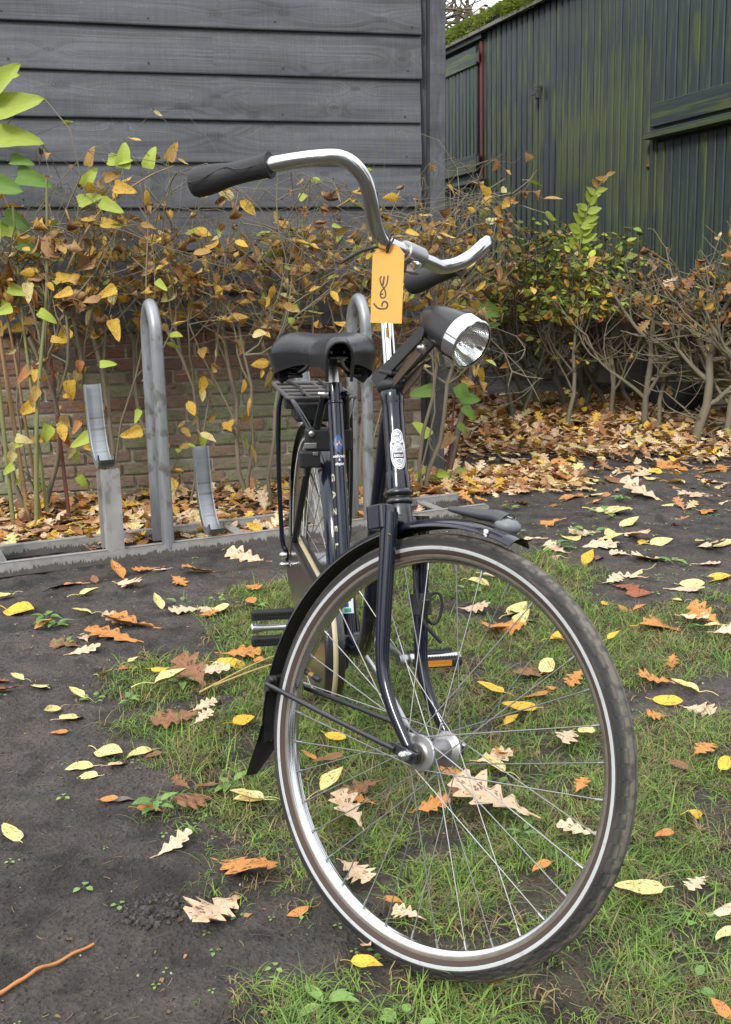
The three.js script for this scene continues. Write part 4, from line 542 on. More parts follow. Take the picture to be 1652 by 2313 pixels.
// --- frame
const frame = group('frame', bike);
const BB = V3(-.663, .30, 0), ST = V3(-.864, .842, 0), sd = ST.clone().sub(BB).normalize();
const onSeat = (l) => BB.clone().addScaledVector(sd, l);
{
  mesh('head_tube', latheOn(onAxis(.430), UX, [[.0178, 0], [.0212, 0], [.0212, 0], [.0215, .004], [.0205, .018], [.0200, .03], [.0186, .032], [.0184, .06], [.0184, .12], [.0186, .146], [.0198, .149], [.0202, .16], [.0208, .170], [.0178, .170]], 40), navy, frame);
  mesh('down_tube', sweep(smooth([[-.246, .872, 0], [-.27, .846, 0], [-.312, .764, 0], [-.35, .682, 0], [-.374, .62, 0], [-.394, .526, 0], [-.42, .44, 0], [-.462, .376, 0], [-.535, .325, 0], [-.65, .302, 0]], 60), .0162, 22), navy, frame);
  mesh('head_lug', merge([sweep([onAxis(.572), V3(-.268, .846, 0)], .0172, 18), sweep([onAxis(.455), V3(-.28, .71, 0)], [.012, .008], 14)]), navy, frame);
  mesh('seat_tube', latheOn(BB, sd, [[.0176, 0], [.0176, .535], [.0176, .535], [.0190, .537], [.0190, .578], [.0175, .580], [.0125, .580]], 36), navy, frame);
  mesh('seat_lug_band', latheOn(onSeat(.532), sd, [[.0176, 0], [.0195, .001], [.0195, .005], [.0176, .006]], 32), navy, frame);
  mesh('bottom_bracket_shell', latheZ([[.017, -.036], [.0225, -.036], [.0225, -.036], [.0225, .036], [.0225, .036], [.017, .036]], 28).translate(BB.x, BB.y, 0), navy, frame);
  mesh('bearing_cup', latheZ([[.006, -.05], [.014, -.05], [.018, -.046], [.0185, -.036]], 24).translate(BB.x, BB.y, 0), chrome, frame);
  for (const s of [1, -1]) {
    mesh('seat_stay', sweep(smooth([[-.842, .822, s * .020], [-.862, .800, s * .027], [-.98, .60, s * .05], [-1.1, .405, s * .064], [-1.132, .358, s * .066]], 24), .0088, 14), navy, frame);
    mesh('chain_stay', sweep(smooth([[-.68, .298, s * .024], [-.76, .305, s * .036], [-.95, .327, s * .05], [-1.12, .347, s * .064]], 20), .0098, 14, true, 1.1, .9), navy, frame);
    mesh('dropout', box(.05, .034, .005, -1.135, .35, s * .066, .003), black, frame);
  }
  mesh('seat_bolt', merge([latheOn(V3(-.842, .8225, .012), V3(0, .1, 1), [[0, .028], [.005, .028], [.0052, .018], [.0085, .0175], [.0085, .006], [.006, .005]], 14)]), steel, frame);
  // lettering and decals on the seat tube: thin printed patches wrapped on the tube
  const patch = (R, l0, l1, a0, a1, rr) => { const pos = [], uv = [], idx = [], n = 14; const e1 = V3(-sd.y, sd.x, 0).negate(), e2 = V3(0, 0, 1); for (let i = 0; i <= 1; i++) for (let k = 0; k <= n; k++) { const a = lerp(a0, a1, k / n), p = onSeat(i ? l1 : l0).addScaledVector(e1, rr * cos(a)).addScaledVector(e2, rr * sin(a)); pos.push(p.x, p.y, p.z); uv.push(k / n, i); } for (let k = 0; k < n; k++) idx.push(k, k + 1, n + 1 + k, k + 1, n + 2 + k, n + 1 + k); return geo(pos, uv, idx); };
  const print = (w, h, draw) => { const t = canvasTex(w, h, draw); return new THREE.MeshStandardMaterial({ map: t, roughness: .35, alphaMap: null, transparent: true, alphaTest: .4, side: THREE.DoubleSide }); };
  const letters = (mir) => print(96, 1024, (c, w, h) => { c.clearRect(0, 0, w, h); c.fillStyle = '#b9b49c'; c.font = 'bold 112px sans-serif'; c.textAlign = 'center'; c.textBaseline = 'middle'; 'GAZELLE'.split('').forEach((ch, i) => { c.save(); c.translate(w / 2, 80 + i * 144); c.rotate(PI / 2); c.scale(mir, 1); c.fillText(ch, 0, 0); c.restore(); }); });
  const e = .0179; // forward is angle 0, the rider's right is +90 degrees
  mesh('lettering', patch(0, .115, .385, 1.42, .72, e), letters(1), frame); mesh('lettering', patch(0, .115, .385, -.95, -1.65, e), letters(1), frame);
  mesh('crest_decal', patch(0, .418, .462, .75, -.75, e), print(160, 256, (c, w, h) => { c.clearRect(0, 0, w, h); c.fillStyle = '#2c4a7c'; c.beginPath(); c.moveTo(80, 4); c.lineTo(126, 60); c.lineTo(154, 128); c.lineTo(118, 200); c.lineTo(80, 252); c.lineTo(42, 200); c.lineTo(6, 128); c.lineTo(34, 60); c.fill(); c.strokeStyle = '#d49a3a'; c.lineWidth = 9; c.beginPath(); c.moveTo(46, 150); c.quadraticCurveTo(70, 118, 92, 122); c.lineTo(118, 150); c.moveTo(70, 128); c.lineTo(62, 164); c.moveTo(94, 126); c.lineTo(88, 90); c.stroke(); }), frame);
  mesh('script_decal', patch(0, .388, .416, .85, -.85, e), print(256, 160, (c, w, h) => { c.clearRect(0, 0, w, h); c.fillStyle = '#e6ecf5'; c.textAlign = 'center'; c.font = 'italic bold 46px serif'; c.fillText('comfortable', w / 2, 44); c.fillText('&', w / 2, 90); c.fillText('elegant', w / 2, 142); }), frame);
  mesh('repair_sticker', patch(0, .062, .105, .9, -.9, e), print(128, 128, (c, w, h) => { c.fillStyle = '#dfe6e4'; c.fillRect(0, 0, w, h); c.fillStyle = '#1d4f86'; c.fillRect(14, 62, 60, 26); c.fillStyle = '#3aa57c'; c.fillRect(34, 96, 62, 26); c.fillStyle = '#20242a'; for (let k = 0; k < 5; k++) c.fillRect(12, 10 + k * 9, 60 + (k * 37) % 40, 4); }), frame);
  // head badge
  { const pos = [], uv = [], idx = [], n = 16, m = 26, r = .0189, l0 = .462, l1 = .532; for (let j = 0; j <= m; j++) { const v = j / m; const wv = v > .62 ? lerp(.0138, .0105, sstep(.62, .78, v)) * sqrt(max(0, 1 - Math.pow(max(0, (v - .8) / .2), 2))) : .0138 * sqrt(max(0, 1 - Math.pow(max(0, (.38 - v) / .38), 2.2))); for (let k = 0; k <= n; k++) { const a = (k / n - .5) * 2 * wv / r, p = onAxis(lerp(l0, l1, v), r * cos(a), r * sin(a)); pos.push(p.x, p.y, p.z); uv.push(.5 - (k / n - .5) * wv / .0138, v); } } for (let j = 0; j < m; j++) for (let k = 0; k < n; k++) { const a = j * (n + 1) + k; idx.push(a, a + 1, a + n + 1, a + 1, a + n + 2, a + n + 1); }
    const badge = canvasTex(256, 640, (c, w, h) => {
      c.fillStyle = '#d2d5d4'; c.fillRect(0, 0, w, h); c.strokeStyle = '#3a3d40'; c.fillStyle = '#3a3d40';
      c.lineWidth = 9; c.beginPath(); c.ellipse(128, 118, 78, 84, 0, 0, 7); c.stroke();
      c.lineWidth = 11; c.beginPath(); c.moveTo(70, 120); c.lineTo(92, 112); c.lineTo(150, 112); c.quadraticCurveTo(176, 100, 176, 74); c.moveTo(96, 112); c.lineTo(84, 150); c.moveTo(142, 114); c.lineTo(170, 158); c.moveTo(120, 114); c.lineTo(122, 150); c.moveTo(176, 80); c.quadraticCurveTo(150, 60, 130, 56); c.stroke();
      c.lineWidth = 9; c.beginPath(); c.ellipse(128, 415, 112, 200, 0, 0, 7); c.stroke(); c.beginPath(); c.ellipse(128, 420, 74, 142, 0, 0, 7); c.stroke();
      c.font = 'bold 25px sans-serif'; c.textAlign = 'center'; c.textBaseline = 'middle'; 'GAZELLE RIJWIELFABRIEK DIEREN'.split('').forEach((ch, i, a) => { const t = -PI / 2 - 2.65 + i / (a.length - 1) * 5.3; c.save(); c.translate(128 + 93 * cos(t), 417 + 172 * sin(t)); c.rotate(t + PI / 2); c.fillText(ch, 0, 0); c.restore(); });
      c.lineWidth = 9; const spiral = (x, y, s, k) => { c.beginPath(); for (let t = 0; t < 13; t += .3) c.lineTo(x + k * s * t * cos(t), y + s * t * sin(t)); c.stroke(); }; spiral(136, 335, 2.6, 1); spiral(136, 512, 2.8, -1); spiral(52, 236, 1.6, 1); spiral(204, 236, 1.6, -1);
      c.fillStyle = '#202326'; c.fillRect(40, 372, 176, 92); c.fillStyle = '#f1f2f1'; c.font = 'bold 42px sans-serif'; c.save(); c.translate(128, 420); c.scale(.86, 1.35); c.fillText('GAZELLE', 0, 0); c.restore();
    });
    const bm = new THREE.MeshStandardMaterial({ map: badge, roughness: .4, side: THREE.DoubleSide }); const g = geo(pos, uv, idx); mesh('head_badge', g, bm, frame); }
}
// --- seat post and saddle
const post = group('seat_post', bike);
mesh('tube', latheOn(onSeat(.575), sd, [[.0128, 0], [.0128, .04], [.0118, .052], [.011, .075]], 24), steel, post);
mesh('clamp', merge([box(.03, .03, .04, -.894, .905, 0, .006), latheZ([[.008, -.032], [.012, -.03], [.012, -.022], [.012, .022], [.012, .03], [.008, .032]], 14).translate(-.894, .905, 0)]), steel, post);
const saddle = group('saddle', bike); saddle.position.z = .012;
{
  // cover: sections from the nose (t=0) to the back (t=1)
  const n = 36, m = 28, pos = [], uv = [], idx = [];
  const hw = (t) => t < .5 ? lerp(.029, .052, Math.pow(t / .5, 1.6)) : .052 + .073 * sstep(.42, .86, t) - .02 * sstep(.9, 1, t), topY = (t) => .968 - .022 * sin(PI * clamp(t / .8)) - .004 * sstep(.6, .9, t) - .02 * sstep(.12, 0, t) - .024 * sstep(.86, 1.02, t), dep = (t) => .044 + .018 * sstep(.3, 0, t) + .034 * sstep(.5, .9, t);
  for (let i = 0; i <= n; i++) { const t = i / n, x = -.712 - .262 * t; for (let k = 0; k <= m; k++) { const s = k / m * 2 - 1, a = s * PI * .5 * 1.12, c = abs(cos(a)); let z = Math.sign(sin(a)) * Math.pow(abs(sin(a)), .82) * hw(t), y = topY(t) - dep(t) * (1 - Math.sign(cos(a)) * Math.pow(c, .62)) + (t > .55 ? -.012 * Math.exp(-s * s * 18) * sstep(.55, .8, t) : 0); const pull = abs(a) > PI / 2 ? .93 : 1; pos.push(x + (t < .04 ? -.012 * s * s : 0) + (t > .97 ? .02 * s * s : 0), y, z * pull); uv.push(k / m, t); } }
  const w = m + 1; for (let i = 0; i < n; i++) for (let k = 0; k < m; k++) { const a = i * w + k; idx.push(a, a + 1, a + w, a + 1, a + w + 1, a + w); }
  // back closes, nose stays open over the springs with a rolled edge
  const b0 = n * w; const cx = pos.length / 3; pos.push(-.978, topY(1) - .04, 0); uv.push(.5, 1); for (let k = 0; k < m; k++) idx.push(b0 + k, b0 + k + 1, cx);
  const cm = std([.014, .014, .016], .36, { bumpMap: plainTex(256, 256, (u, v) => fbm(u * 60, v * 60, 2, 60, 60)), bumpScale: .0004, side: THREE.DoubleSide });
  const cover = geo(pos, uv, idx); mesh('cover', cover, cm, saddle);
  const edge = []; for (let k = 0; k <= m; k++) edge.push(V3(pos[k * 3], pos[k * 3 + 1], pos[k * 3 + 2])); mesh('nose_edge', sweep(edge, .0035, 8), cm, saddle);
  mesh('base_plate', (() => { const g = new THREE.ExtrudeGeometry((() => { const s = new THREE.Shape(); s.moveTo(-.73, -.02); s.lineTo(-.84, -.035); s.lineTo(-.91, -.1); s.lineTo(-.968, -.09); s.lineTo(-.968, .09); s.lineTo(-.91, .1); s.lineTo(-.84, .035); s.lineTo(-.73, .02); s.closePath(); return s; })(), { depth: .004, bevelEnabled: false }); return g.rotateX(PI / 2).translate(0, .915, 0); })(), plastic, saddle);
  for (const s of [1, -1]) {
    const hel = []; for (let k = 0; k <= 90; k++) { const t = k / 90, a = t * 2 * PI * 3; hel.push(V3(-.935 + .0165 * cos(a), .862 + .04 * t, s * .068 + .0165 * sin(a))); }
    mesh('spring', sweep(hel, .0028, 6), black, saddle);
    mesh('rail', sweep(smooth([[-.74, .925, s * .014], [-.8, .905, s * .018], [-.89, .9, s * .026], [-.925, .866, s * .05], [-.95, .860, s * .07]], 20), .0036, 8), black, saddle);
    mesh('rail', sweep(smooth([[-.894, .905, s * .034], [-.915, .88, s * .044], [-.935, .858, s * .068]], 10), .0045, 8), steel, saddle);
    mesh('spring_foot', box(.04, .008, .034, -.935, .857, s * .068, .003), black, saddle);
  }
}
// --- rear wheel, mudguard, carrier
const tyreRear = tyreMat;
const rw = makeWheel('rear_wheel', .03, alu, tyreRear);
mesh('axle', merge([rod([0, 0, -.085], [0, 0, .085], .005, 10), new THREE.CylinderGeometry(.009, .009, .009, 6).rotateX(PI / 2).translate(0, 0, .076), latheZ([[.0082, .08], [.0082, .09], [.004, .096], [0, .0965]], 14), new THREE.CylinderGeometry(.009, .009, .009, 6).rotateX(PI / 2).translate(0, 0, -.076)]), chrome, rw);
rw.position.set(-1.138, RT, 0); rw.rotation.z = .3; bike.add(rw);
const rg = group('rear_mudguard', bike);
{
  const sec = []; for (let k = 0; k <= 12; k++) { const s = k / 6 - 1; sec.push([.3735 - .013 * Math.pow(abs(s), 2.4), s * .0285]); }
  const inn = sec.slice().reverse().map(([r, z]) => [r - .0016, z * .95]), prof = [[.3585, -.0285], ...sec, [.3585, .0285], [.3585, .0285], [.3583, .0268], ...inn, [.3583, -.0268], [.3585, -.0285]], d = (a) => a * PI / 180;
  mesh('blade', latheZ(prof, 90, d(-28), d(205)).translate(-1.138, RT, 0), navy, rg);
  mesh('stay', sweep([[-1.138, RT, .07], [-1.44, .53, .03]], .003, 8), black, rg); mesh('stay', sweep([[-1.138, RT, -.07], [-1.44, .53, -.03]], .003, 8), black, rg);
  mesh('rear_reflector', box(.012, .05, .04, -1.475, .56, 0, .004), std([.35, .01, .01], .2), rg);
}
const carrier = group('luggage_carrier', bike);
{
  const t = (P, r = .0052, n = 24) => sweep(smooth(P, n), r, 10);
  const tb = std([.075, .068, .066], .5), y = .792;
  mesh('deck_frame', t([[-1.03, y, .0], [-1.03, y, .06], [-1.045, y, .078], [-1.08, y, .082], [-1.36, y, .082], [-1.385, y, .07], [-1.39, y, .0], [-1.385, y, -.07], [-1.36, y, -.082], [-1.08, y, -.082], [-1.045, y, -.078], [-1.03, y, -.06], [-1.03, y, 0]], .0055, 80), tb, carrier);
  for (const x of [-1.12, -1.2, -1.28]) mesh('deck_bar', rod([x, y, -.08], [x, y, .08], .005, 10), tb, carrier);
  mesh('deck_bar', rod([-1.03, y, .028], [-1.39, y, .028], .004, 8), tb, carrier); mesh('deck_bar', rod([-1.03, y, -.028], [-1.39, y, -.028], .004, 8), tb, carrier);
  for (const s of [1, -1]) {
    mesh('leg', t([[-1.16, y - .002, s * .084], [-1.165, y - .05, s * .092], [-1.16, .6, s * .094], [-1.15, .42, s * .088], [-1.142, .385, s * .08], [-1.14, .352, s * .074]], .0062), navy, carrier);
    mesh('front_arm', t([[-1.045, y, s * .074], [-1.01, .775, s * .066], [-.965, .735, s * .045], [-.93, .70, s * .03]], .0065), navy, carrier);
    mesh('leg_nut', latheZ([[.009, s * .078], [.009, s * .09], [.005, s * .096], [0, s * .097]], 10).translate(-1.14, .374, 0), steel, carrier);
  }
  mesh('battery_box', box(.1, .05, .12, -1.13, .752, 0, .008), plastic, carrier);
  mesh('side_plate', box(.03, .03, .17, -1.1, .775, 0, .004), plastic, carrier);
  for (const z of [-.045, .045]) mesh('elastic_strap', t([[-1.03, .80, z], [-1.2, .803, z * .8], [-1.39, .80, z]], .0035), rubber, carrier);
}
// --- ring lock behind the seat tube
const lock = group('ring_lock', bike);
mesh('body', merge([box(.03, .055, .11, -.905, .712, .006, .008), box(.03, .04, .05, -.898, .668, .052, .006)]), plastic, lock);
mesh('key_plate', box(.004, .013, .028, -.8885, .7, .05, .0015), steel, lock); mesh('keyhole', latheOn(V3(-.887, .728, .048), V3(1, 0, 0), [[0, .004], [.006, .004], [.007, 0]], 12), steel, lock); mesh('key_plate', box(.004, .008, .012, -.882, .682, .04, .001), steel, lock);
mesh('shackle', sweep(smooth([[-.92, .70, .055], [-.935, .665, .062], [-.945, .62, .058]], 12), .005, 8), steel, lock);
// --- chain case, cranks, pedals, prop stand
const cc = group('chain_case', bike);
{
  const sh = new THREE.Shape(); const c1 = [-1.138, .352, .062], c2 = [-.655, .303, .112]; sh.absarc(c1[0], c1[1], c1[2], PI * .53, PI * 1.47, false); sh.absarc(c2[0], c2[1], c2[2], -PI * .53, PI * .55, false); sh.closePath();
  mesh('body', new THREE.ExtrudeGeometry(sh, { depth: .03, curveSegments: 24, bevelEnabled: true, bevelSize: .008, bevelThickness: .007, bevelSegments: 4 }).translate(0, 0, .034), phys([.012, .012, .014], .35, { clearcoat: .6, clearcoatRoughness: .2 }), cc);
  const P = sh.getPoints(30).map((p) => V3(p.x, p.y, .049)); const rim = []; P.forEach((p, i) => { const c = p.x < -.9 ? V3(c1[0], c1[1], .049) : V3(c2[0], c2[1], .049); rim.push(p.clone().add(p.clone().sub(c).setZ(0).normalize().multiplyScalar(.0085))); });
  mesh('trim_line', sweep(rim, .004, 6, false, 1, 1.5), std([.42, .36, .22], .45), cc);
}
const crank = (side, a) => {
  const g = group('crank', bike), z = side * .068, e = BB.clone().add(V3(.17 * cos(a), .17 * sin(a), 0));
  mesh('arm', merge([sweep(smooth([[BB.x, BB.y, side * .062], [lerp(BB.x, e.x, .15), lerp(BB.y, e.y, .15), side * .07], [lerp(BB.x, e.x, .8), lerp(BB.y, e.y, .8), side * .083], [e.x, e.y, side * .086]], 14), (t) => lerp(.0125, .0085, sin(PI * t)) + (t > .92 ? .003 : 0), 14, true, 1.15, .7), latheZ([[0, side * .075], [.009, side * .075], [.013, side * .07], [.013, side * .05]], 18).translate(BB.x, BB.y, 0), latheZ([[0, side * .095], [.011, side * .095], [.012, side * .09], [.012, side * .078], [.011, side * .076]], 18).translate(e.x, e.y, 0)]), alu, g);
  return e;
};
const pedal = (side, e, tilt, refl) => {
  const g = group('pedal', bike); g.position.set(e.x, e.y, side * .148); g.rotation.z = tilt;
  mesh('spindle', latheZ([[.006, -.058], [.011, -.056], [.011, -.056], [.009, -.03], [.0075, -.012], [.0075, .012], [.009, .03], [.0125, .046], [.0125, .05], [.006, .052]], 18), steel, g);
  const block = (s) => { const b = new RoundedBoxGeometry(.024, .017, .1, 3, .005); return b.translate(s * .033, 0, 0); };
  for (const s of [1, -1]) { const b = mesh('tread_block', block(s), rubber, g); const st = []; for (let k = 0; k < 16; k++) for (const y of [-1, 1]) for (const q of [-.5, .5]) st.push(box(.007, .003, .0042, s * .033 + q * .010, y * .0088, -.044 + k * .00585, .0008)); mesh('tread_studs', merge(st), rubber, b); if (refl) mesh('reflector', box(.002, .0125, .054, s * .0455, 0, 0, .0006), std([.75, .28, .015], .18, { bumpMap: plainTex(64, 64, (u, v) => (floor(u * 12) + floor(v * 12)) % 2 ? 1 : .3), bumpScale: .0015 }), b); }
  mesh('cage', merge([box(.07, .006, .004, 0, 0, -.036, .001), box(.07, .006, .004, 0, 0, .038, .001)]), steel, g);
};
pedal(1, crank(1, PI + .09), PI / 2 - .1, false); pedal(-1, crank(-1, .09), .12, true);
const stand = group('prop_stand', bike);
mesh('leg', sweep(smooth([[-.70, .262, -.036], [-.692, .235, -.055], [-.66, .17, -.095], [-.615, .08, -.14], [-.585, .018, -.166]], 20), .0075, 12), steel, stand);
mesh('foot', rod([-.59, .03, -.162], [-.578, .006, -.172], .0105, 12), plastic, stand); mesh('mount', box(.05, .03, .05, -.72, .275, -.02, .005), black, stand);
const lever = group('brake_cable', bike); mesh('cable', sweep(smooth([[-.905, .70, -.03], [-.87, .55, -.03], [-.76, .38, -.03], [-.70, .31, -.028]], 30), .0025, 6), plastic, lever);
tag(bike, 'dark blue step-through city bicycle parked on its stand with front wheel turned', 'bicycle');

// ---------------------------------------------------------------- paper tag tied to the handlebar
{
  const t = group('paper_tag'); const L = .127, w = .0525;
  const ink = canvasTex(420, 1024, (c, W, H) => {
    c.fillStyle = '#f4b45c'; c.fillRect(0, 0, W, H); const r = rng(9); for (let k = 0; k < 2600; k++) { c.fillStyle = r() < .5 ? 'rgba(255,214,140,.14)' : 'rgba(206,140,60,.12)'; c.fillRect(r() * W, r() * H, 2 + r() * 9, 1 + r() * 2); }
    c.strokeStyle = '#dc9a42'; c.lineWidth = 7; c.beginPath(); c.arc(200, 96, 34, 0, 7); c.stroke();
    // felt pen number, written along the tag
    const sx = (x, y) => (x - lerp(165, 45, clamp((y - 605) / 1450))) / 700 * W, sy = (y) => (y - 287) / 1755 * H;
    const st = (P) => { c.beginPath(); P.forEach(([x, y], i) => { const X = sx(x, y), Y = sy(y); if (!i) c.moveTo(X, Y); else { const [px, py] = P[i - 1]; c.quadraticCurveTo(sx(px, py), sy(py), (X + sx(px, py)) / 2, (Y + sy(py)) / 2); if (i === P.length - 1) c.lineTo(X, Y); } }); c.stroke(); };
    c.strokeStyle = '#57504a'; c.lineCap = 'round'; c.lineJoin = 'round'; c.lineWidth = 20;
    st([[345, 995], [310, 1030], [315, 1110], [345, 1200], [395, 1270], [420, 1340], [420, 1430], [380, 1475], [320, 1475], [295, 1420], [310, 1340], [370, 1270], [430, 1210], [470, 1120], [490, 975]]); c.lineWidth = 24; st([[405, 1000], [385, 1100], [365, 1185]]); st([[325, 1390], [350, 1385]]);
    st([[150, 1615], [200, 1680], [260, 1722], [340, 1720], [410, 1715], [455, 1650], [445, 1580], [390, 1545], [345, 1570], [322, 1650]]);
  });
  const sh = new THREE.Shape(); const q = [[-.5, 0], [.5, .0], [.5, .895], [.3, 1], [-.22, 1], [-.5, .875]]; q.forEach(([x, y], i) => i ? sh.lineTo(x * w, (y - 1) * L) : sh.moveTo(x * w, (y - 1) * L)); sh.closePath();
  const hole = new THREE.Path(); hole.absellipse(-.002, -.0115, .0025, .0025, 0, 7, true); sh.holes.push(hole);
  const g = new THREE.ExtrudeGeometry(sh, { depth: .0006, bevelEnabled: false }); { const p = g.attributes.position, u = g.attributes.uv; for (let i = 0; i < p.count; i++) { u.setXY(i, p.getX(i) / w + .5, 1 + p.getY(i) / L); const y = p.getY(i) / L; p.setZ(i, p.getZ(i) + .003 * sin(y * 2.4) + .06 * p.getX(i) * p.getX(i) / w * 2); } g.computeVertexNormals(); }
  mesh('card', g, std([1, 1, 1], .72, { map: ink }), t);
  t.position.set(.0445, 1.1335, -1.816); t.rotation.set(.02, .05, -.045);
  const tie = [[.042, 1.1225, -1.814], [.0455, 1.131, -1.809], [.053, 1.144, -1.815], [.0545, 1.151, -1.83], [.049, 1.149, -1.846], [.043, 1.135, -1.852], [.040, 1.124, -1.84], [.0405, 1.1195, -1.822]].map(([x, y, z]) => t.worldToLocal ? V3(x, y, z) : 0);
  t.updateMatrixWorld(); const loc = tie.map((p) => t.worldToLocal(p.clone()));
  mesh('cable_tie', sweep(smooth(loc, 24), .0016, 6), plastic, t);
  const tail = [V3(.043, 1.135, -1.852), V3(.0, 1.125, -1.87), V3(-.038, 1.105, -1.885)].map((p) => t.worldToLocal(p)); mesh('tie_tail', sweep(smooth(tail, 8), .0016, 6, true, 1.6, .6), plastic, t);
  tag(t, 'orange paper tag with a handwritten number tied to the bicycle handlebar', 'tag');
}
// ---------------------------------------------------------------- grass, crumbs, weeds, leaf litter
const dummy = new THREE.Object3D(), tmpC = new THREE.Color();
function bladeGeo(seed, n, len, spread, flat) { // a tuft of curved tapering blades
  const r = rng(seed), pos = [], uv = [], idx = []; let v = 0;
  for (let b = 0; b < n; b++) {
    const a = r() * 2 * PI, L = len * (.5 + .8 * r()), w = .0008 + .0007 * r(), bend = flat * (.5 + r()), x0 = (r() - .5) * spread, z0 = (r() - .5) * spread, dx = cos(a), dz = sin(a); let x = x0, y = -.004, z = z0, th = (PI / 2) - (.15 + .6 * r() * flat);
    const S = 4; for (let i = 0; i <= S; i++) { const t = i / S, ww = w * (1 - t * .92); pos.push(x - dz * ww, y, z + dx * ww, x + dz * ww, y, z - dx * ww); uv.push(0, t, 1, t); x += dx * cos(th) * L / S; z += dz * cos(th) * L / S; y += sin(th) * L / S; th -= bend * .45; }
    for (let i = 0; i < S; i++) { const k = v + i * 2; idx.push(k, k + 1, k + 2, k + 1, k + 3, k + 2); } v += 2 * (S + 1);
  }
  return geo(pos, uv, idx);
}
{
  const kinds = [bladeGeo(1, 8, .045, .03, 1.0), bladeGeo(2, 7, .06, .035, 1.3), bladeGeo(3, 9, .032, .03, 1.5), bladeGeo(4, 5, .075, .03, .9)];
  const counts = [8000, 7500, 8500, 1300], mat = std([1, 1, 1], .68, { side: THREE.DoubleSide }), r = rng(99);
  const grass = new THREE.Group(); grass.name = 'grass';
  kinds.forEach((g, k) => {
    const N = counts[k], im = new THREE.InstancedMesh(g, mat, N); let n = 0;
    while (n < N) {
      const x = -1.1 + r() * 3.4, z = -4.25 + r() * 3.35; if (abs(x) > .42 * -z + .35) continue;
      const a = grassAmount(x, z), thin = sstep(.3, .62, fbm(x * 7 + 4, z * 7 + 8, 4)); if (r() > a * (.06 + .94 * thin)) continue;
      dummy.position.set(x, height(x, z), z); dummy.rotation.set((r() - .5) * .5, r() * 6.3, (r() - .5) * .5); dummy.scale.setScalar(.55 + .6 * r() + .25 * a); dummy.updateMatrix(); im.setMatrixAt(n, dummy.matrix);
      const q = r(), dry = fbm(x * 5 + 70, z * 5, 3); if (q < .12 + .62 * dry) { const s = r(); tmpC.setRGB(lerp(.07, .32, s * s), lerp(.052, .24, s * s), lerp(.028, .10, s * s)); } else { const s = r(); tmpC.setRGB(lerp(.055, .19, s), lerp(.115, .30, s), lerp(.02, .04, s)); } im.setColorAt(n, tmpC); n++;
    }
    im.name = 'grass_tufts'; im.castShadow = im.receiveShadow = true; im.userData.kind = 'stuff'; tag(im, ['short green and straw coloured grass worn thin over the soil', 'long bent grass blades lying over the worn lawn', 'flat trampled grass matted on the soil', 'taller upright grass tufts standing out of the worn lawn'][k], 'grass', null, 'stuff');
  });
  // straw and root bits
  const sg = sweep([[-.5, 0, 0], [0, .02, .06], [.5, 0, 0]], .03, 4, false), im = new THREE.InstancedMesh(sg, std([1, 1, 1], .8), 2000);
  for (let n = 0; n < 2000; n++) { const z = -1.1 - 4.2 * Math.pow(r(), 1.4), x = (r() - .5) * 1.15 * -z; dummy.position.set(x, height(x, z) + .002, z); dummy.rotation.set((r() - .5) * .3, r() * 6.3, (r() - .5) * .3); const L = .008 + .035 * r() * r(); dummy.scale.set(L, .012 + .014 * r(), (r() - .5) * .05); dummy.updateMatrix(); im.setMatrixAt(n, dummy.matrix); const q = r(); tmpC.setRGB(.05 + .26 * q * q, .038 + .19 * q * q, .026 + .09 * q * q); im.setColorAt(n, tmpC); }
  im.name = 'straw_bits'; im.castShadow = im.receiveShadow = true; tag(im, 'fine straw and root bits scattered over the soil', 'straw', null, 'stuff');
  // soil crumbs and grit
  const cg = new THREE.IcosahedronGeometry(1, 0); { const p = cg.attributes.position; for (let i = 0; i < p.count; i++) { const k = .7 + .6 * noise(p.getX(i) * 3 + 9, p.getY(i) * 3 + p.getZ(i) * 5); p.setXYZ(i, p.getX(i) * k, p.getY(i) * k * .7, p.getZ(i) * k); } cg.computeVertexNormals(); }
  const cr = new THREE.InstancedMesh(cg, std([1, 1, 1], .95), 16000);
  for (let n = 0; n < 16000; n++) { const z = -1.15 - 4.4 * Math.pow(r(), 1.5), clod = n < 500; let x = (r() - .5) * 1.15 * -z, zz = z, s = .0008 + .0028 * Math.pow(r(), 4); if (clod) { const a = r() * 6.3, d = .055 * sqrt(r()); x = -.384 + d * cos(a); zz = -1.674 + d * sin(a); s *= 2; } dummy.position.set(x, height(x, zz) + s * .3, zz); dummy.rotation.set(r() * 6, r() * 6, r() * 6); dummy.scale.setScalar(s); dummy.updateMatrix(); cr.setMatrixAt(n, dummy.matrix); const q = r(); if (q < .97 || clod) tmpC.setRGB(.022 + .045 * q, .02 + .04 * q, .018 + .034 * q); else tmpC.setRGB(.22 + .2 * r(), .2 + .18 * r(), .16 + .14 * r()); cr.setColorAt(n, tmpC); }
  cr.name = 'soil_crumbs'; cr.castShadow = cr.receiveShadow = true; tag(cr, 'loose dark soil crumbs and grit on the trodden earth', 'soil', null, 'stuff');
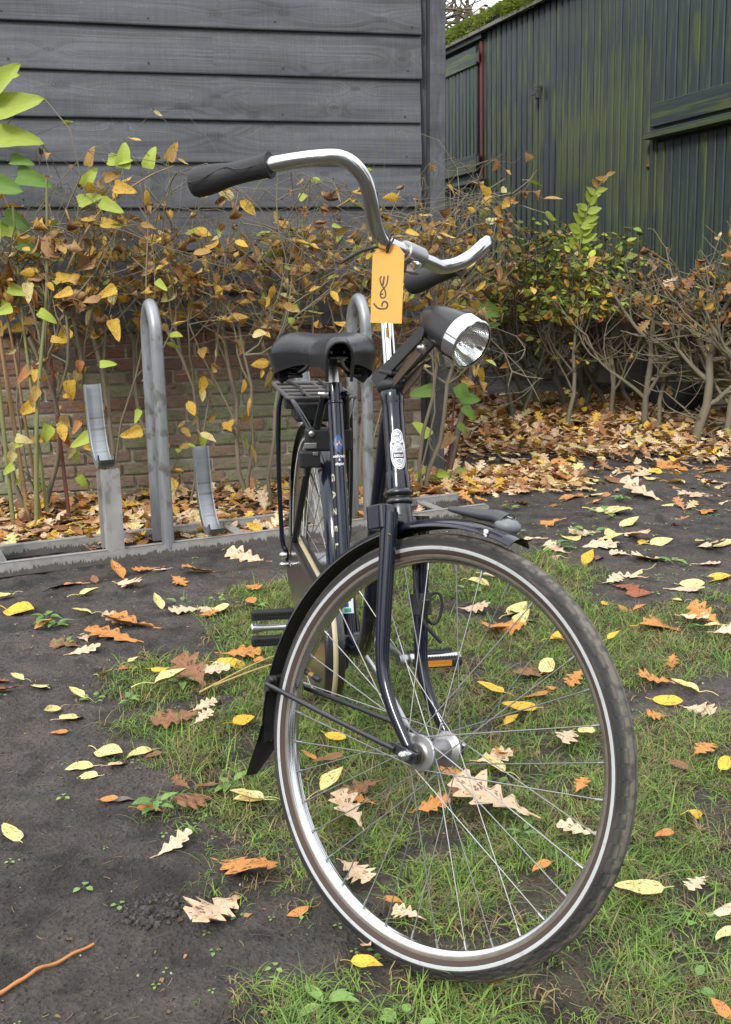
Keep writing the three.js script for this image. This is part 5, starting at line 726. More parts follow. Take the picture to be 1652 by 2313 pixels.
  // torn leaf fragments trodden into the soil
  { const fg = [leafGeo({ W: .8, N: 3, M: 1, shape: (t) => .5 + .5 * sin(t * 5), fold: .3, curl: .5, wave: .2, stalk: 0, seed: 4 }), leafGeo({ W: .5, N: 4, M: 1, shape: ovate, fold: .5, curl: -.6, wave: .2, stalk: .2, seed: 6 })]; fg.forEach((g, k) => { const n = 420, fm = new THREE.InstancedMesh(g, std([1, 1, 1], .8, { side: THREE.DoubleSide }), n); for (let i = 0; i < n; i++) { const z = -1.15 - 4.6 * Math.pow(r(), .9), x = (r() - .5) * 1.15 * -z; dummy.position.set(x, height(x, z) + .003, z); dummy.rotation.set((r() - .5) * .7, r() * 6.3, (r() - .5) * .7); dummy.scale.setScalar(.006 + .018 * r() * r()); dummy.updateMatrix(); fm.setMatrixAt(i, dummy.matrix); const q = r(); tmpC.setRGB(.06 + .36 * q * q, .04 + .2 * q * q, .022 + .08 * q * q); fm.setColorAt(i, tmpC); } fm.name = 'leaf_fragments'; fm.castShadow = fm.receiveShadow = true; tag(fm, k ? 'small curled leaf scraps scattered over the trodden soil' : 'torn brown leaf fragments trodden into the soil', 'leaf scraps', null, 'stuff'); }); }
  // seedlings: pairs of tiny round leaves, thickest where the grass thins out
  { const sg2 = merge([0, 2.3, 4.4].map((a) => leafGeo({ W: .8, N: 3, M: 1, shape: round, fold: .2, curl: -.4, wave: 0, stalk: .4, seed: 8 }).translate(.35, .25, 0).rotateY(a))), n2 = 900, sm = new THREE.InstancedMesh(sg2, std([1, 1, 1], .7, { side: THREE.DoubleSide }), n2); let n = 0;
    while (n < n2) { const z = -1.15 - 4.6 * Math.pow(r(), .8), x = (r() - .45) * 1.1 * -z, a = grassAmount(x, z); if (r() > .12 + 1.6 * a * (1 - a) + (x > .2 && z < -3.6 ? .5 : 0) || fbm(x * 5, z * 5 + 50, 3) < .46) continue; dummy.position.set(x, height(x, z) + .001, z); dummy.rotation.set(0, r() * 6.3, 0); dummy.scale.setScalar(.005 + .011 * r() * r()); dummy.updateMatrix(); sm.setMatrixAt(n, dummy.matrix); const s = r(); tmpC.setRGB(lerp(.09, .2, s), lerp(.18, .3, s), lerp(.05, .08, s)); sm.setColorAt(n, tmpC); n++; }
    sm.name = 'seedlings'; sm.castShadow = sm.receiveShadow = true; tag(sm, 'tiny pale green seedlings dotted over the soil', 'seedlings', null, 'stuff'); }
  // low weeds, each a small rosette
  const wl = leafGeo({ W: .7, N: 5, M: 1, shape: round, fold: .25, curl: -.5, wave: .05, stalk: .35, seed: 3 }), wl2 = leafGeo({ W: .42, N: 6, M: 1, shape: ovate, fold: .35, curl: -.7, wave: .05, stalk: .2, seed: 5 });
  const wm = [std([.13, .25, .06], .7, { side: THREE.DoubleSide, map: leafMaps[1] }), std([.18, .31, .07], .7, { side: THREE.DoubleSide, map: leafMaps[2] })];
  const spots = [[-1.02, -3.25, 1], [-.98, -3.2, 1], [-.62, -3.4, 0], [-.50, -3.42, 0], [-.36, -3.35, 1], [-.43, -3.05, 0], [-.5, -2.72, 1], [-.72, -2.62, 0], [-.62, -2.6, 1], [-.9, -3.02, 0], [-.2, -3.2, 1], [.62, -4.3, 0], [.48, -4.6, 0], [.66, -4.75, 1], [.75, -4.05, 1], [.9, -4.2, 0], [.4, -4.9, 0], [.52, -5.05, 0], [1.15, -3.85, 1], [1.3, -3.35, 1], [.98, -3.1, 1], [.64, -1.52, 1], [.5, -1.46, 0], [.56, -1.62, 0], [.16, -2.25, 0], [.27, -2.12, 0], [.28, -1.98, 1], [.3, -1.9, 1], [-.44, -2.02, 1], [-.3, -2.12, 1], [-.22, -2.05, 0], [.05, -1.36, 0], [-.07, -1.4, 1], [1.05, -4.6, 0], [1.2, -4.9, 1], [-1.25, -4.45, 0], [-1.18, -4.35, 0], [-.98, -4.5, 0], [-.2, -4.75, 1], [.95, -2.2, 0], [.35, -3.5, 0]];
  for (const [x, z, k] of spots) {
    const p = group('weed'), n = 5 + floor(r() * 5); p.position.set(x, height(x, z), z); const S = (k ? .034 : .02) * (.8 + .6 * r()) * (z < -4 ? 1.5 : 1);
    for (let i = 0; i < n; i++) { const l = mesh('leaf', k ? wl2 : wl, wm[floor(r() * 2)], p), a = i * 2.4 + r(); l.scale.setScalar(S * (.7 + .6 * r())); l.position.set(cos(a) * S * (k ? .2 : .8), .008 + S * .5 * r(), sin(a) * S * (k ? .2 : .8)); l.rotation.set((r() - .5) * .4, -a, .25 + .3 * r()); }
    const g = grassAmount(x, z) > .3; tag(p, (k ? 'low weed with narrow pointed leaves ' : 'low weed with small round leaves ') + (g ? 'in grass ' : 'on soil ') + nearWhat(x, z), 'weed', 'low weeds');
  }
  // the deep litter along the barn and under the hedge
  const cols = [[.66, .47, .29], [.56, .26, .07], [.34, .18, .085], [.74, .47, .06], [.68, .56, .24], [.42, .19, .075], [.56, .36, .18], [.72, .54, .35]];
  const litter = (name, N, place, label, seed) => { const q = rng(seed); [groundOak[0], groundOak[2], groundOvate[0], groundOvate[1]].forEach((g, k) => { const n = floor(N / 4), im = new THREE.InstancedMesh(g, std([1, 1, 1], .75, { map: leafMaps[k < 2 ? 0 : 1], side: THREE.DoubleSide }), n); for (let i = 0; i < n; i++) { const [x, z, dp] = place(q); dummy.position.set(x, height(x, z) + .006 + dp * q(), z); dummy.rotation.set((q() - .5) * 1.1 + (q() < .3 ? PI : 0), q() * 6.3, (q() - .5) * .9); dummy.scale.setScalar((k < 2 ? .085 : .07) * (.6 + .7 * q())); dummy.updateMatrix(); im.setMatrixAt(i, dummy.matrix); const c = cols[floor(q() * cols.length)], b = .75 + .5 * q(); tmpC.setRGB(c[0] * b, c[1] * b, c[2] * b); im.setColorAt(i, tmpC); } im.name = name; im.castShadow = im.receiveShadow = true; tag(im, label + (k < 2 ? ' of lobed leaves' : ' of oval leaves') + (k % 2 ? ' lying loose on top' : ''), 'leaf litter', null, 'stuff'); }); };
  litter('barn_litter', 2600, (q) => { const s = -2.6 + 3.3 * q(), o = .02 + 1.02 * Math.pow(q(), .8) * (s > -.3 ? .55 : 1); return [.317 + .9716 * s + .2367 * o, -5.5706 - .2367 * s + .9716 * o, .04 * (1 - o * .7)]; }, 'autumn leaf litter banked along the brick plinth', 41);
  litter('hedge_litter', 6400, (q) => { for (;;) { const x = .35 + 3.2 * q(), z = -8.8 + 3.0 * q(), edge = -6.35 + .28 * (x - .6) + .35 * (fbm(x * 3, 4, 3) - .5); if (z < edge - .45 * Math.pow(q(), 3) + .25 && !(x < .62 && z < -5.4 && x < .45)) return [x, z, .05]; } }, 'thick autumn leaf litter spread under the hedge', 43);
  litter('loose_litter', 260, (q) => { for (;;) { const x = .3 + 2.2 * q(), z = -6.3 + 2.3 * q(); if (q() < sstep(-4.0, -6.2, z)) return [x, z, .012]; } }, 'scattered autumn leaves on the soil before the hedge', 47);
  // an orange twig in the foreground
  const P = smooth([[-.60, .008, -1.43], [-.56, .012, -1.475], [-.51, .016, -1.53], [-.462, .012, -1.575]], 20).map((p) => p.setY(height(p.x, p.z) + .008));
  tag(mesh('twig', sweep(P, (t) => .0036 * (1 - .35 * t) * (1 + .15 * Math.max(0, sin(t * 40))), 8), std([.42, .17, .05], .6)), 'bare orange brown twig lying on the dark soil', 'twig');
  const t2 = group('broken_stem'); for (const [a, b] of [[[-.44, .02, -2.62], [-.17, .035, -2.93]], [[-.43, .02, -2.64], [-.1, .03, -2.88]]]) mesh('stalk', sweep(smooth([a, [(a[0] + b[0]) / 2, .04, (a[2] + b[2]) / 2], b], 8), (t) => .0032 - .0018 * t, 6), std([.45, .30, .11], .6), t2); tag(t2, 'pair of thin yellow leaf stalks crossed on the grass edge', 'stalk');
}
// ---------------------------------------------------------------- hedges and shrubs
const bark = [std([.125, .10, .07], .9), std([.175, .15, .105], .9), std([.21, .175, .125], .85), std([.13, .05, .035], .75), std([.30, .19, .085], .7), std([.19, .20, .075], .7)];
for (const b of bark.slice(0, 3)) { b.map = colourTex(64, 256, (u, v) => { const q = .7 + .6 * fbm(u * 8, v * 20, 4, 8, 20), g = sstep(.5, .7, fbm(u * 3, v * 5, 3, 3, 5)); return [q * lerp(1, .85, g), q, q * lerp(1, .7, g)]; }); }
// branches: returns tubes and the points where leaves can sit
function grow(r, start, dir, len, rad, depth, o, out) {
  const n = depth > 1 ? 6 : 4, P = [start.clone()], d = dir.clone().normalize(), p = start.clone(), D = [d.clone()];
  for (let i = 1; i <= n; i++) { d.x += (r() - .5) * o.kink; d.y += (r() - .5) * o.kink + o.lift; d.z += (r() - .5) * o.kink * o.flat; d.normalize(); p.addScaledVector(d, len / n); if (o.bound) o.bound(p, d); P.push(p.clone()); D.push(d.clone()); }
  out.tubes.push([P, rad, depth]);
  if (depth <= 1) for (let i = 1; i <= n; i++) out.leaf.push([P[i], D[i]]);
  if (depth > 0) { const k = o.kids[depth] ?? 3; for (let c = 0; c < k; c++) { const t = (depth === o.top ? .62 : .25) + (depth === o.top ? .38 : .75) * (c + r()) / k, i = min(n, max(1, Math.round(t * n))), a = r() * 6.3, b = .5 + .7 * r(); const q = D[i].clone().multiplyScalar(cos(b)).add(V3(cos(a), sin(a) * .7, sin(a + 1) * o.flat).normalize().multiplyScalar(sin(b))); grow(r, P[i], q, len * (.45 + .3 * r()), rad * .55, depth - 1, o, out); } }
}
const tubeOf = (T) => merge(T.map(([P, rad, d]) => sweep(P, (t) => max(.0009, rad * (1 - .55 * t)), d > 1 ? 7 : 4, false)));
const yv = V3(1, 0, 0);
// turn a leaf's upper side to the yard: phi is the direction of its tip, tip how far it leans out
function facing(m, r, phi, tip, size) { const X = V3(cos(phi), sin(phi), tip).normalize(), Y = V3((r() - .5) * .7, .15 + .5 * r(), .9); Y.addScaledVector(X, -Y.dot(X)).normalize(); const Z = V3().crossVectors(X, Y); m.quaternion.setFromRotationMatrix(new THREE.Matrix4().makeBasis(X, Y, Z)); m.scale.setScalar(size); return m; }
function hang(m, p, d, r, droop) { const q = V3(d.x + (r() - .5) * 1.6, (r() - .5) * 1.0 - droop, d.z + (r() - .5) * 1.6).normalize(); m.position.copy(p); m.quaternion.setFromUnitVectors(yv, q); m.rotateX((r() - .5) * 2.4); }
function shrub(name, base, seed, o, label, cat, grp) {
  const r = rng(seed), s = group(name); s.position.copy(base); const out = { tubes: [], leaf: [] }, lowOut = { tubes: [], leaf: [] };
  for (const [dx, dz, lx, ly, lz, len, rad] of o.stems) grow(r, V3(dx, 0, dz), V3(lx, ly, lz), len, rad, o.depth ?? 3, o, out);
  const main = out.tubes.filter((t) => t[2] >= (o.depth ?? 3)), fine = out.tubes.filter((t) => t[2] < (o.depth ?? 3));
  main.forEach((t) => mesh('stem', sweep(t[0], (k) => t[1] * (1 - .4 * k) * (1 + .12 * (noise(k * 9 + t[1] * 999, 3) - .5)), 9, false), bark[o.bark ?? 1], s));
  for (let k = 0; k < (o.low ?? 0); k++) { const t = main[floor(r() * main.length)][0], p = t[1 + floor(r() * 4)]; const before = out.tubes.length; grow(r, p, V3((r() - .5) * 2, .4 + r() * .5, .3 + r() * .5), .22 + .2 * r(), .0028, 1, { ...o, kids: { 1: 2 } }, lowOut); }
  if (lowOut.tubes.length) { mesh('twigs', tubeOf(lowOut.tubes), bark[o.twig ?? 0], s).userData.kind = 'stuff'; lowOut.leaf.forEach(([p, d], i) => { if (i % 2) return; const m = mesh('leaf', hedgeLeaf[floor(r() * 4)], leafMat(['yellow', 'yellow', 'pale', 'ochre', 'lime'][floor(r() * 5)], 1 + floor(r() * 2), .3), s); hang(m, p, d, r, .6); m.scale.setScalar(.07 * (.7 + .6 * r())); }); }
  if (fine.length) { const m = mesh('twigs', tubeOf(fine), bark[o.twig ?? 0], s); m.userData.kind = 'stuff'; }
  const L = out.leaf.filter((l) => !o.keep || o.keep(l[0].clone().add(base), r));
  for (let i = L.length - 1; i > 0; i--) { const j = floor(r() * (i + 1)); [L[i], L[j]] = [L[j], L[i]]; }
  const kinds = o.leaves; let k = 0;
  for (const kd of kinds) {
    const sel = L.slice(k, k + kd.n); k += kd.n;
    if (kd.stuff) { if (!sel.length) continue; kd.geo.forEach((g, gi) => { const part = sel.filter((_, i) => i % kd.geo.length === gi); if (!part.length) return; const im = new THREE.InstancedMesh(g, std([1, 1, 1], .75, { map: leafMaps[1], side: THREE.DoubleSide }), part.length); part.forEach(([p, d], i) => { hang(dummy, p, d, r, kd.droop ?? .5); dummy.scale.setScalar(kd.size * (.6 + .8 * r())); dummy.updateMatrix(); im.setMatrixAt(i, dummy.matrix); const c = LC[kd.col[floor(r() * kd.col.length)]], b = .7 + .6 * r(); tmpC.setRGB(c[0] * b, c[1] * b, c[2] * b); im.setColorAt(i, tmpC); }); im.name = 'small_leaves'; im.userData.kind = 'stuff'; im.castShadow = im.receiveShadow = true; s.add(im); }); }
    else for (const [p, d] of sel) { const m = mesh('leaf', kd.geo[floor(r() * kd.geo.length)], leafMat(kd.col[floor(r() * kd.col.length)], 1 + floor(r() * 2), kd.tr ?? 0), s); hang(m, p, d, r, kd.droop ?? .4); m.scale.setScalar(kd.size * (.65 + .7 * r())); }
  }
  tag(s, label, cat, grp);
  return s;
}
// the leaf-shedding hedge trained before the barn: ten plants with crooked stems
const onWall = (s, o) => V3(.317 + .9716 * s + .2367 * o, 0, -5.5706 - .2367 * s + .9716 * o);
{
  const toWall = (p) => [(p.x - .317) * .9716 - (p.z + 5.5706) * .2367, (p.x - .317) * .2367 + (p.z + 5.5706) * .9716];
  const labels = ['nearest the tall canes', 'behind the first rack hoop', 'between the rack hoops', 'behind the bicycle saddle', 'behind the handlebar', 'beside the tall canes, half bare', 'by the high wheel channel', 'with a pale stem behind the low channel'];
  [-1.95, -1.62, -1.28, -.95, -.66, -.42, -.2].forEach((s0, i) => {
    const r = rng(200 + i), b = onWall(s0, .30 + .12 * r()); b.y = height(b.x, b.z) - .01;
    const bound = (p, d) => { const w = p.clone().add(b), [s, o] = toWall(w); if (o < .1) { const k = .1 - o; p.x += .2367 * k; p.z += .9716 * k; d.z += .3; } if (o > .62) { d.z -= .25; d.x -= .06; } if (w.y < .85) d.y += .16; if (w.y > 1.22) d.y -= .3; if (w.y > 1.45) d.y -= .5; if (s > .05) d.x -= .5; };
    const top = [1.42, 1.3, 1.36, 1.36, 1.4, 1.5, 1.55][i];
    const stems = []; const n = 2 + (i % 2); for (let k = 0; k < n; k++) stems.push([(r() - .5) * .16, (r() - .5) * .06, (r() - .5) * .7, 1, (r() - .5) * .2, .84 + .16 * r(), .009 + .004 * r()]);
    stems.push([.02, .03, (r() - .5) * .25, 1, .05 + .1 * r(), 1.35 + .25 * r(), .005]);
    shrub('hedge_plant', b, 300 + i * 7, { stems, depth: 3, top: 3, low: 3, kids: { 3: 4, 2: 4, 1: 2 }, kink: .55, lift: .02, flat: .55, bark: 2, twig: 1, bound,
      keep: (p, q) => p.y > .12 && (p.y < top - .1 || q() < .35) && (p.y > .82 || q() < .22),
      leaves: [{ n: 105, tr: .3, geo: hedgeLeaf, col: ['yellow', 'yellow', 'yellow', 'pale', 'yellow', 'lime', 'ochre'], size: .07, droop: .3 }, { n: 60, geo: dryLeaf, col: ['dry', 'dry', 'ochre', 'dry', 'ochre', 'brown'], size: .058, droop: .9 }, { n: 36, geo: dryLeaf.slice(0, 3), col: ['dry', 'ochre', 'dry', 'ochre', 'brown'], size: .05, droop: .9, stuff: true }] },
      'hedge plant with yellow and curled brown leaves ' + labels[i], 'hedge', 'hedge plants before the barn');
  });
  // tall canes with large leaves at the end of the hedge
  const cane = group('cane_plant'), r = rng(61), b = onWall(-1.98, .52); cane.position.set(b.x, height(b.x, b.z), b.z);
  const big = [0, 1, 2].map((i) => leafGeo({ W: .62, N: 8, M: 2, shape: heart, fold: .22 + .1 * i, curl: [-.5, -.8, .4][i], wave: .06, stalk: .2, seed: 90 + i }));
  const canes = [[0, 0, .14, 1.9, 4, .011], [.1, .05, .06, 1.35, 5, .009], [.17, -.03, .05, 1.3, 3, .009], [.06, .1, -.16, 1.45, 5, .010], [-.05, .06, .02, 2.0, 5, .010], [.03, -.08, .1, 1.2, 4, .008]];
  canes.forEach(([x, z, lean, h, m, rad]) => { const P = smooth([[x, 0, z], [x - lean * .3, h * .35, z + .01], [x - lean * .75, h * .7, z - .02], [x - lean * .9 + (r() - .5) * .1, h, z + .02]], 30); mesh('cane', sweep(P, (t) => rad * (1 - .45 * t) * (1 + (abs((t * h * 7) % 1 - .5) > .46 ? .16 : 0)), 9), bark[m], cane); });
  mesh('arching_cane', sweep(smooth([[.1, .72, .02], [.2, .96, .04], [.3, 1.16, .05], [.42, 1.33, .04], [.6, 1.45, .03], [.72, 1.50, .02]], 30), (t) => .0075 * (1 - .7 * t), 8), bark[4], cane);
  const put = (x, y, z, yaw, pitch, size, c, tr = .35) => { const m = mesh('leaf', big[floor(r() * 3)], leafMat(c, ['green', 'lime'].includes(c) ? 3 : 1, tr), cane); m.position.set(x, y, z); return facing(m, r, (cos(yaw) < 0 ? PI - pitch : pitch) + (r() - .5) * .3, sin(yaw) * .5, size); };
  // upper green crown, reaching into the picture, then a fringe of yellowing ones
  [[-.05, 1.80, .04, .1, .55, .19, 'lime'], [.0, 1.79, .05, .35, .42, .2, 'lime'], [.02, 1.72, .06, -.15, .12, .22, 'lime'], [.02, 1.61, .05, .25, -.02, .19, 'lime'], [-.06, 1.72, .02, 2.6, .2, .2, 'lime'], [-.06, 1.6, .08, 2.9, .1, .2, 'green'], [-.06, 1.46, .1, -.3, -.45, .2, 'green'], [-.05, 1.36, .1, .1, -1.25, .2, 'lime'], [.06, 1.53, .02, .6, .1, .1, 'green'], [.08, 1.47, .02, .2, -.05, .15, 'green'], [.02, 1.31, .05, -.8, -.5, .14, 'green'], [-.02, 1.27, .08, -.2, -.4, .13, 'lime'], [.07, 1.2, .06, .1, -.3, .11, 'green']].forEach((a) => put(...a));
  [[.42, 1.36, .06], [.44, 1.45, .05], [.36, 1.42, .06], [.48, 1.42, .06], [.46, 1.52, .05], [.38, 1.5, .05], [.33, 1.36, .06], [.42, 1.28, .07], [.62, 1.49, .03], [.7, 1.52, .03], [.52, 1.49, .06]].forEach(([x, y, z], i) => { put(x, y, z, 0, .4 + (r() - .5) * 2.6, .08 + .04 * r(), ['lime', 'ochre', 'lime', 'yellow'][i % 4]); mesh('leaf_stalk', rod([x, y, z], [x + (r() - .5) * .02, y - .09, z - .01], .0016, 5), bark[5], cane); });
  for (let i = 0; i < 40; i++) put(-.06 + .46 * r() * (i % 3 ? 1 : 1.6), .2 + .9 * r(), .03 + .14 * r(), 0, -PI / 2 + (r() - .5) * 3.4, .06 + .05 * r(), ['yellow', 'yellow', 'ochre', 'pale', 'lime', 'orange'][floor(r() * 6)], .3);
  for (let i = 0; i < 16; i++) { const m = mesh('withered_leaf', dryLeaf[i % 5], leafMat(['dry', 'ochre', 'dry'][i % 3], 1), cane); m.position.set(-.05 + .4 * r(), .85 + .32 * r(), .03 + .12 * r()); m.rotation.set(r() * 6, r() * 6, -1.2 + .5 * r()); m.scale.setScalar(.08 + .05 * r()); }
  tag(cane, 'tall jointed canes with large green and yellow leaves beside the barn boards', 'plant');
  // a leaning sapling by the barn corner with a few fresh leaves
  const sp = group('sapling'), c = onWall(.02, .26); sp.position.set(c.x, height(c.x, c.z), c.z);
  mesh('stem', sweep(smooth([[0, 0, 0], [.05, .2, 0], [.1, .42, .01], [.13, .56, .0], [.15, .68, .02]], 20), (t) => .017 * (1 - .45 * t), 10), bark[2], sp);
  mesh('stem', sweep(smooth([[.01, 0, .02], [.035, .25, .03], [.05, .45, .03], [.07, .6, .02], [.12, .85, .02]], 20), (t) => .0075 * (1 - .5 * t), 8), bark[3], sp);
  mesh('stem', sweep(smooth([[.03, .05, 0], [.09, .3, -.02], [.12, .48, .0]], 12), .006, 8), bark[3], sp);
  mesh('side_shoot', sweep(smooth([[.03, .3, .03], [-.02, .42, .05], [-.05, .5, .06]], 8), .003, 6), bark[3], sp); mesh('side_shoot', sweep(smooth([[.03, .12, .02], [-.06, .2, .06], [-.08, .26, .07]], 8), .004, 6), bark[5], sp);
  [[-.05, .5, .07, 2.9, -.1, .12, 'green'], [.06, .52, .06, 1.2, -1.0, .13, 'green'], [.07, .46, .06, .2, -.1, .11, 'green'], [.09, .42, .07, -.2, -.8, .095, 'green'], [.07, .33, .06, .4, -.9, .06, 'green'], [-.08, .27, .08, 2.2, .9, .11, 'lime'], [-.1, .12, .1, 1.9, -.8, .075, 'lime'], [-.04, .09, .1, .4, -.2, .075, 'lime'], [.04, .28, .08, 2.8, -.9, .09, 'dry'], [.14, .9, .06, .5, -.2, .15, 'green'], [.1, .92, .06, 2.9, -.2, .12, 'lime'], [.15, .86, .07, -.3, -.7, .10, 'green'], [.17, .6, .03, .4, -1.2, .07, 'yellow'], [-.02, .06, .08, 2.6, .2, .05, 'green'], [.0, .05, .1, .6, .2, .05, 'green'], [.06, .1, .08, 1, .1, .05, 'green'], [.2, .8, .03, .1, .1, .07, 'green']].forEach(([x, y, z, yaw, pt, sz, cl]) => { const m = mesh('leaf', big[floor(r() * 3)], leafMat(cl, ['green', 'lime'].includes(cl) ? 3 : 1, .3), sp); m.position.set(x, y, z); facing(m, r, cos(yaw) < 0 ? PI - pt : pt, (r() - .4) * .5, sz * 1.1); });
  for (let i = 0; i < 12; i++) { const m = mesh('withered_leaf', dryLeaf[i % 5], leafMat(['dry', 'orange', 'ochre'][i % 3], 1), sp); m.position.set(.08 + .12 * r(), .5 + .3 * r(), .02 + .05 * r()); m.rotation.set(r() * 6, r() * 6, -1.2 + .5 * r()); m.scale.setScalar(.07); }
  tag(sp, 'leaning sapling with fresh green heart shaped leaves at the barn corner', 'sapling');
}
// the clipped hedge before the wagon
{
  const T = [[1.864, -6.943, .024, 1], [2.002, -6.422, .03, 1], [2.196, -6.406, .022, 1], [1.522, -8.042, .026, 0], [1.689, -7.975, .022, 0], [1.811, -7.913, .018, 1], [1.242, -8.071, .024, 0], [1.976, -7.706, .018, 1], [1.72, -7.35, .018, 1], [1.05, -7.5, .02, 0], [.8, -7.9, .02, 0], [2.5, -6.5, .026, 1], [2.75, -6.9, .026, 1], [1.35, -7.1, .016, 0]];
  const note = ['with a forked pale trunk', 'with a thick straight trunk', 'with a bent trunk at the hedge end', 'with an S curved trunk', 'with twin crossing trunks', 'with a thin straight trunk', 'with a dark straight trunk', 'with a thin trunk before the wagon tyre', 'with a short trunk before the wagon tyre', 'beside the barn corner', 'close behind the barn corner', 'at the plank stack', 'beyond the plank stack', 'set in front of the leafy end'];
  T.forEach(([x, z, rad, bare], i) => {
    const r = rng(700 + i), b = V3(x, height(x, z) - .01, z);
    const bound = (p, d) => { const w = p.clone().add(b); if (w.y > 1.28) d.y -= .6; if (w.y < .75) d.y += .14; const wall = (w.x - 2.02) * -.929 + (w.z + 7.65) * .37; if (wall < .14) { d.x -= .5; d.z += .2; p.x -= .03; } };
    const stems = [[0, 0, (r() - .5) * .5, 1, (r() - .5) * .3, .72 + .1 * r(), rad]]; if (i % 3 === 0) stems.push([.05, .02, (r() - .5) * .9, 1, (r() - .5) * .5, .7, rad * .65]); if (i === 4) stems.push([-.06, 0, .35, 1, 0, .66, rad * .8]);
    const leaves = bare ? [{ n: 16, geo: [groundOak[2], dryLeaf[2], dryLeaf[0], groundOak[4]], col: ['dry', 'orange', 'brown', 'dry', 'tan'], size: .085, droop: .7 }, { n: 14, geo: hedgeLeaf, col: ['yellow', 'ochre', 'olive'], size: .055, droop: .4 }, { n: 40, geo: dryLeaf.slice(0, 3), col: ['dry', 'brown', 'dry', 'ochre'], size: .05, droop: .8, stuff: true }]
      : [{ n: 120, geo: hedgeLeaf, col: ['olive', 'lime', 'lime', 'yellow', 'olive', 'green', 'pale'], size: .065, droop: .25 }, { n: 420, geo: hedgeLeaf.slice(0, 3), col: ['olive', 'lime', 'olive', 'lime', 'green', 'yellow', 'ochre'], size: .058, droop: .25, stuff: true }];
    shrub('clipped_hedge_plant', b, 800 + i * 5, { stems, depth: 3, kids: { 3: 6, 2: 5, 1: bare ? 3 : 4 }, kink: .5, lift: .015, flat: .8, bark: 1, twig: bare ? 1 : 0, bound, keep: (p, q) => p.y > .72 || q() < .06, leaves }, (bare ? 'nearly bare hedge plant ' : 'leafy yellow green hedge plant ') + note[i], 'hedge', 'hedge plants before the wagon');
  });
  // bright green shoot above the hedge
  const s = group('green_shoot'), r = rng(17); s.position.set(1.42, 1.15, -7.2);
  mesh('stem', sweep(smooth([[0, 0, 0], [.02, .15, .01], [.06, .33, .01], [.16, .5, .02]], 14), (t) => .005 * (1 - .6 * t), 6), bark[5], s);
  for (let i = 0; i < 20; i++) { const t = i / 19, m = mesh('leaf', hedgeLeaf[i % 4], leafMat(t > .8 ? 'ochre' : 'lime', t > .8 ? 1 : 3, .35), s); m.position.set(.16 * t * t + (r() - .5) * .02, .05 + .44 * t, (r() - .5) * .03); facing(m, r, (i % 2 ? .5 : PI - .5) + (r() - .5), .2, .13 - .06 * t); }
  tag(s, 'bright green leafy shoot standing above the clipped hedge', 'shoot');
}
// a tree far behind the wagon, seen in the gap between the roofs
{
  const t = group('tree'), r = rng(5), out = { tubes: [], leaf: [] }; t.position.set(1.2, -.6, -21);
  const o = { kink: .35, lift: .05, flat: 1, kids: { 4: 6, 3: 5, 2: 5, 1: 4 } }; grow(r, V3(0, 0, 0), V3(-.05, 1, 0), 4.2, .22, 4, o, out);
  grow(r, V3(0, 3, 0), V3(-.5, 1, .2), 3.4, .12, 3, o, out);
  mesh('trunk', sweep(out.tubes[0][0], (k) => .22 * (1 - .5 * k), 12), bark[0], t);
  mesh('limbs', tubeOf(out.tubes.slice(1)), bark[0], t).userData.kind = 'stuff';
  const N = 1100, im = new THREE.InstancedMesh(hedgeLeaf[0], std([1, 1, 1], .7, { side: THREE.DoubleSide, map: leafMaps[1] }), N);
  for (let i = 0; i < N; i++) { const [p, d] = out.leaf[floor(r() * out.leaf.length)]; hang(dummy, p.clone().add(V3((r() - .5) * .5, (r() - .5) * .5, (r() - .5) * .5)), d, r, .3); dummy.scale.setScalar(.11 * (.7 + .6 * r())); dummy.updateMatrix(); im.setMatrixAt(i, dummy.matrix); const q = r(); tmpC.setRGB(lerp(.10, .34, q), lerp(.16, .30, q), .04); im.setColorAt(i, tmpC); }
  im.name = 'crown'; im.userData.kind = 'stuff'; im.castShadow = im.receiveShadow = true; t.add(im);
  tag(t, 'tree with yellowing leaves beyond the wagon roof', 'tree');
}

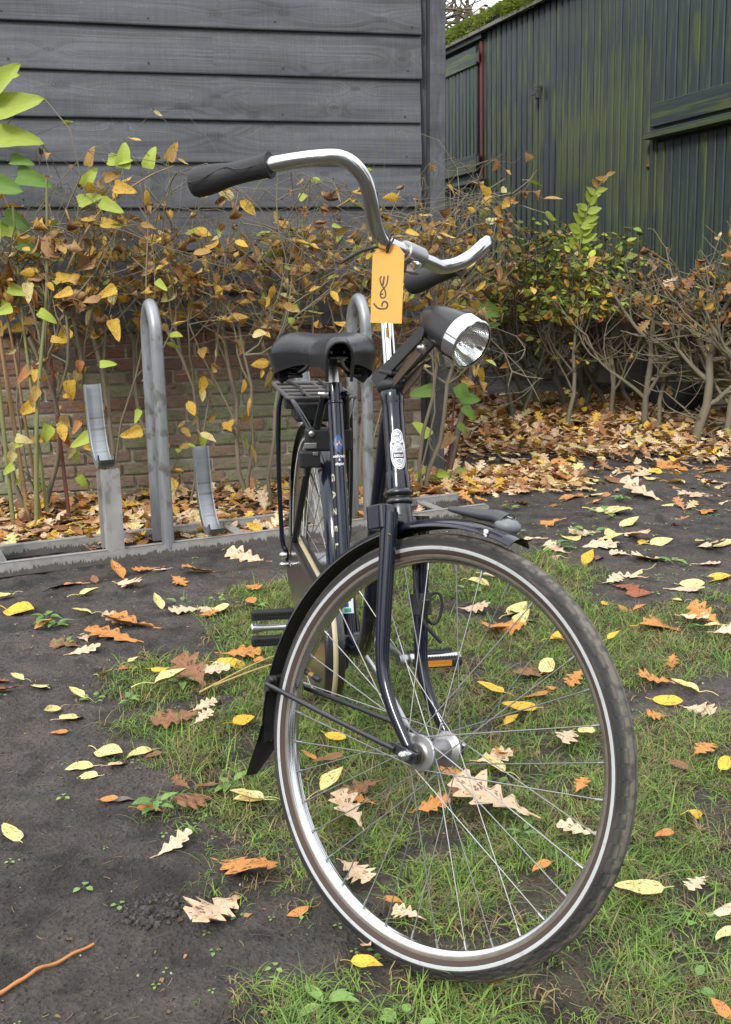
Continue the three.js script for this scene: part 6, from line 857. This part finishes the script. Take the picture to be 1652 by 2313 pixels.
// trees round the yard, behind the viewer and to both sides: the bright metal mirrors them and they cut off the low sky
{
  const lg = hedgeLeaf[1], lm = std([1, 1, 1], .75, { side: THREE.DoubleSide, map: leafMaps[1] });
  const where = ['behind the yard, opposite the barn', 'behind the yard with a broad crown', 'opposite the wagon', 'beside the yard entrance', 'at the yard edge on the barn side', 'at the yard edge on the wagon side', 'far across the yard'];
  [[-9, 16, 8], [-2, 19, 9], [6, 17, 9], [13, 11, 9], [-15, 5, 9], [14, 0, 9], [2, 28, 13]].forEach(([x, z, h], i) => {
    const t = group('yard_tree'), r = rng(900 + i); t.position.set(x, 0, z);
    mesh('trunk', sweep(smooth([[0, 0, 0], [.1, h * .25, .05], [-.1, h * .5, 0], [.05, h * .8, .1]], 12), (k) => .26 * (1 - .7 * k), 10), bark[0], t);
    const blobs = []; for (let k = 0; k < 26; k++) { const a = r() * 6.3, q = sqrt(r()), y = .16 + .8 * r(), rr = h * .36 * Math.pow(sin(PI * clamp(y * .85 + .08)), .6); blobs.push([cos(a) * q * rr, y * h, sin(a) * q * rr, h * (.07 + .07 * r())]); mesh('limb', rod([0, y * h * .72, 0], [cos(a) * q * rr, y * h, sin(a) * q * rr], .07, 5, .02), bark[0], t); }
    const N = 3400, im = new THREE.InstancedMesh(lg, lm, N); for (let k = 0; k < N; k++) { const b = blobs[k % 26], u = r() * 2 - 1, a = r() * 6.3, q = b[3] * Math.pow(r(), .4), c = sqrt(1 - u * u); dummy.position.set(b[0] + q * c * cos(a), b[1] + q * u * .8, b[2] + q * c * sin(a)); dummy.rotation.set(r() * 6, r() * 6, r() * 6); dummy.scale.setScalar(.5 + .35 * r()); dummy.updateMatrix(); im.setMatrixAt(k, dummy.matrix); const w = r(); tmpC.setRGB(lerp(.05, .24, w * w), lerp(.08, .19, w), .025); im.setColorAt(k, tmpC); }
    im.name = 'crown'; im.userData.kind = 'stuff'; im.castShadow = im.receiveShadow = true; t.add(im);
    tag(t, 'autumn tree standing ' + where[i], 'tree', 'trees round the yard');
  });
}
renderer.render(scene, camera);
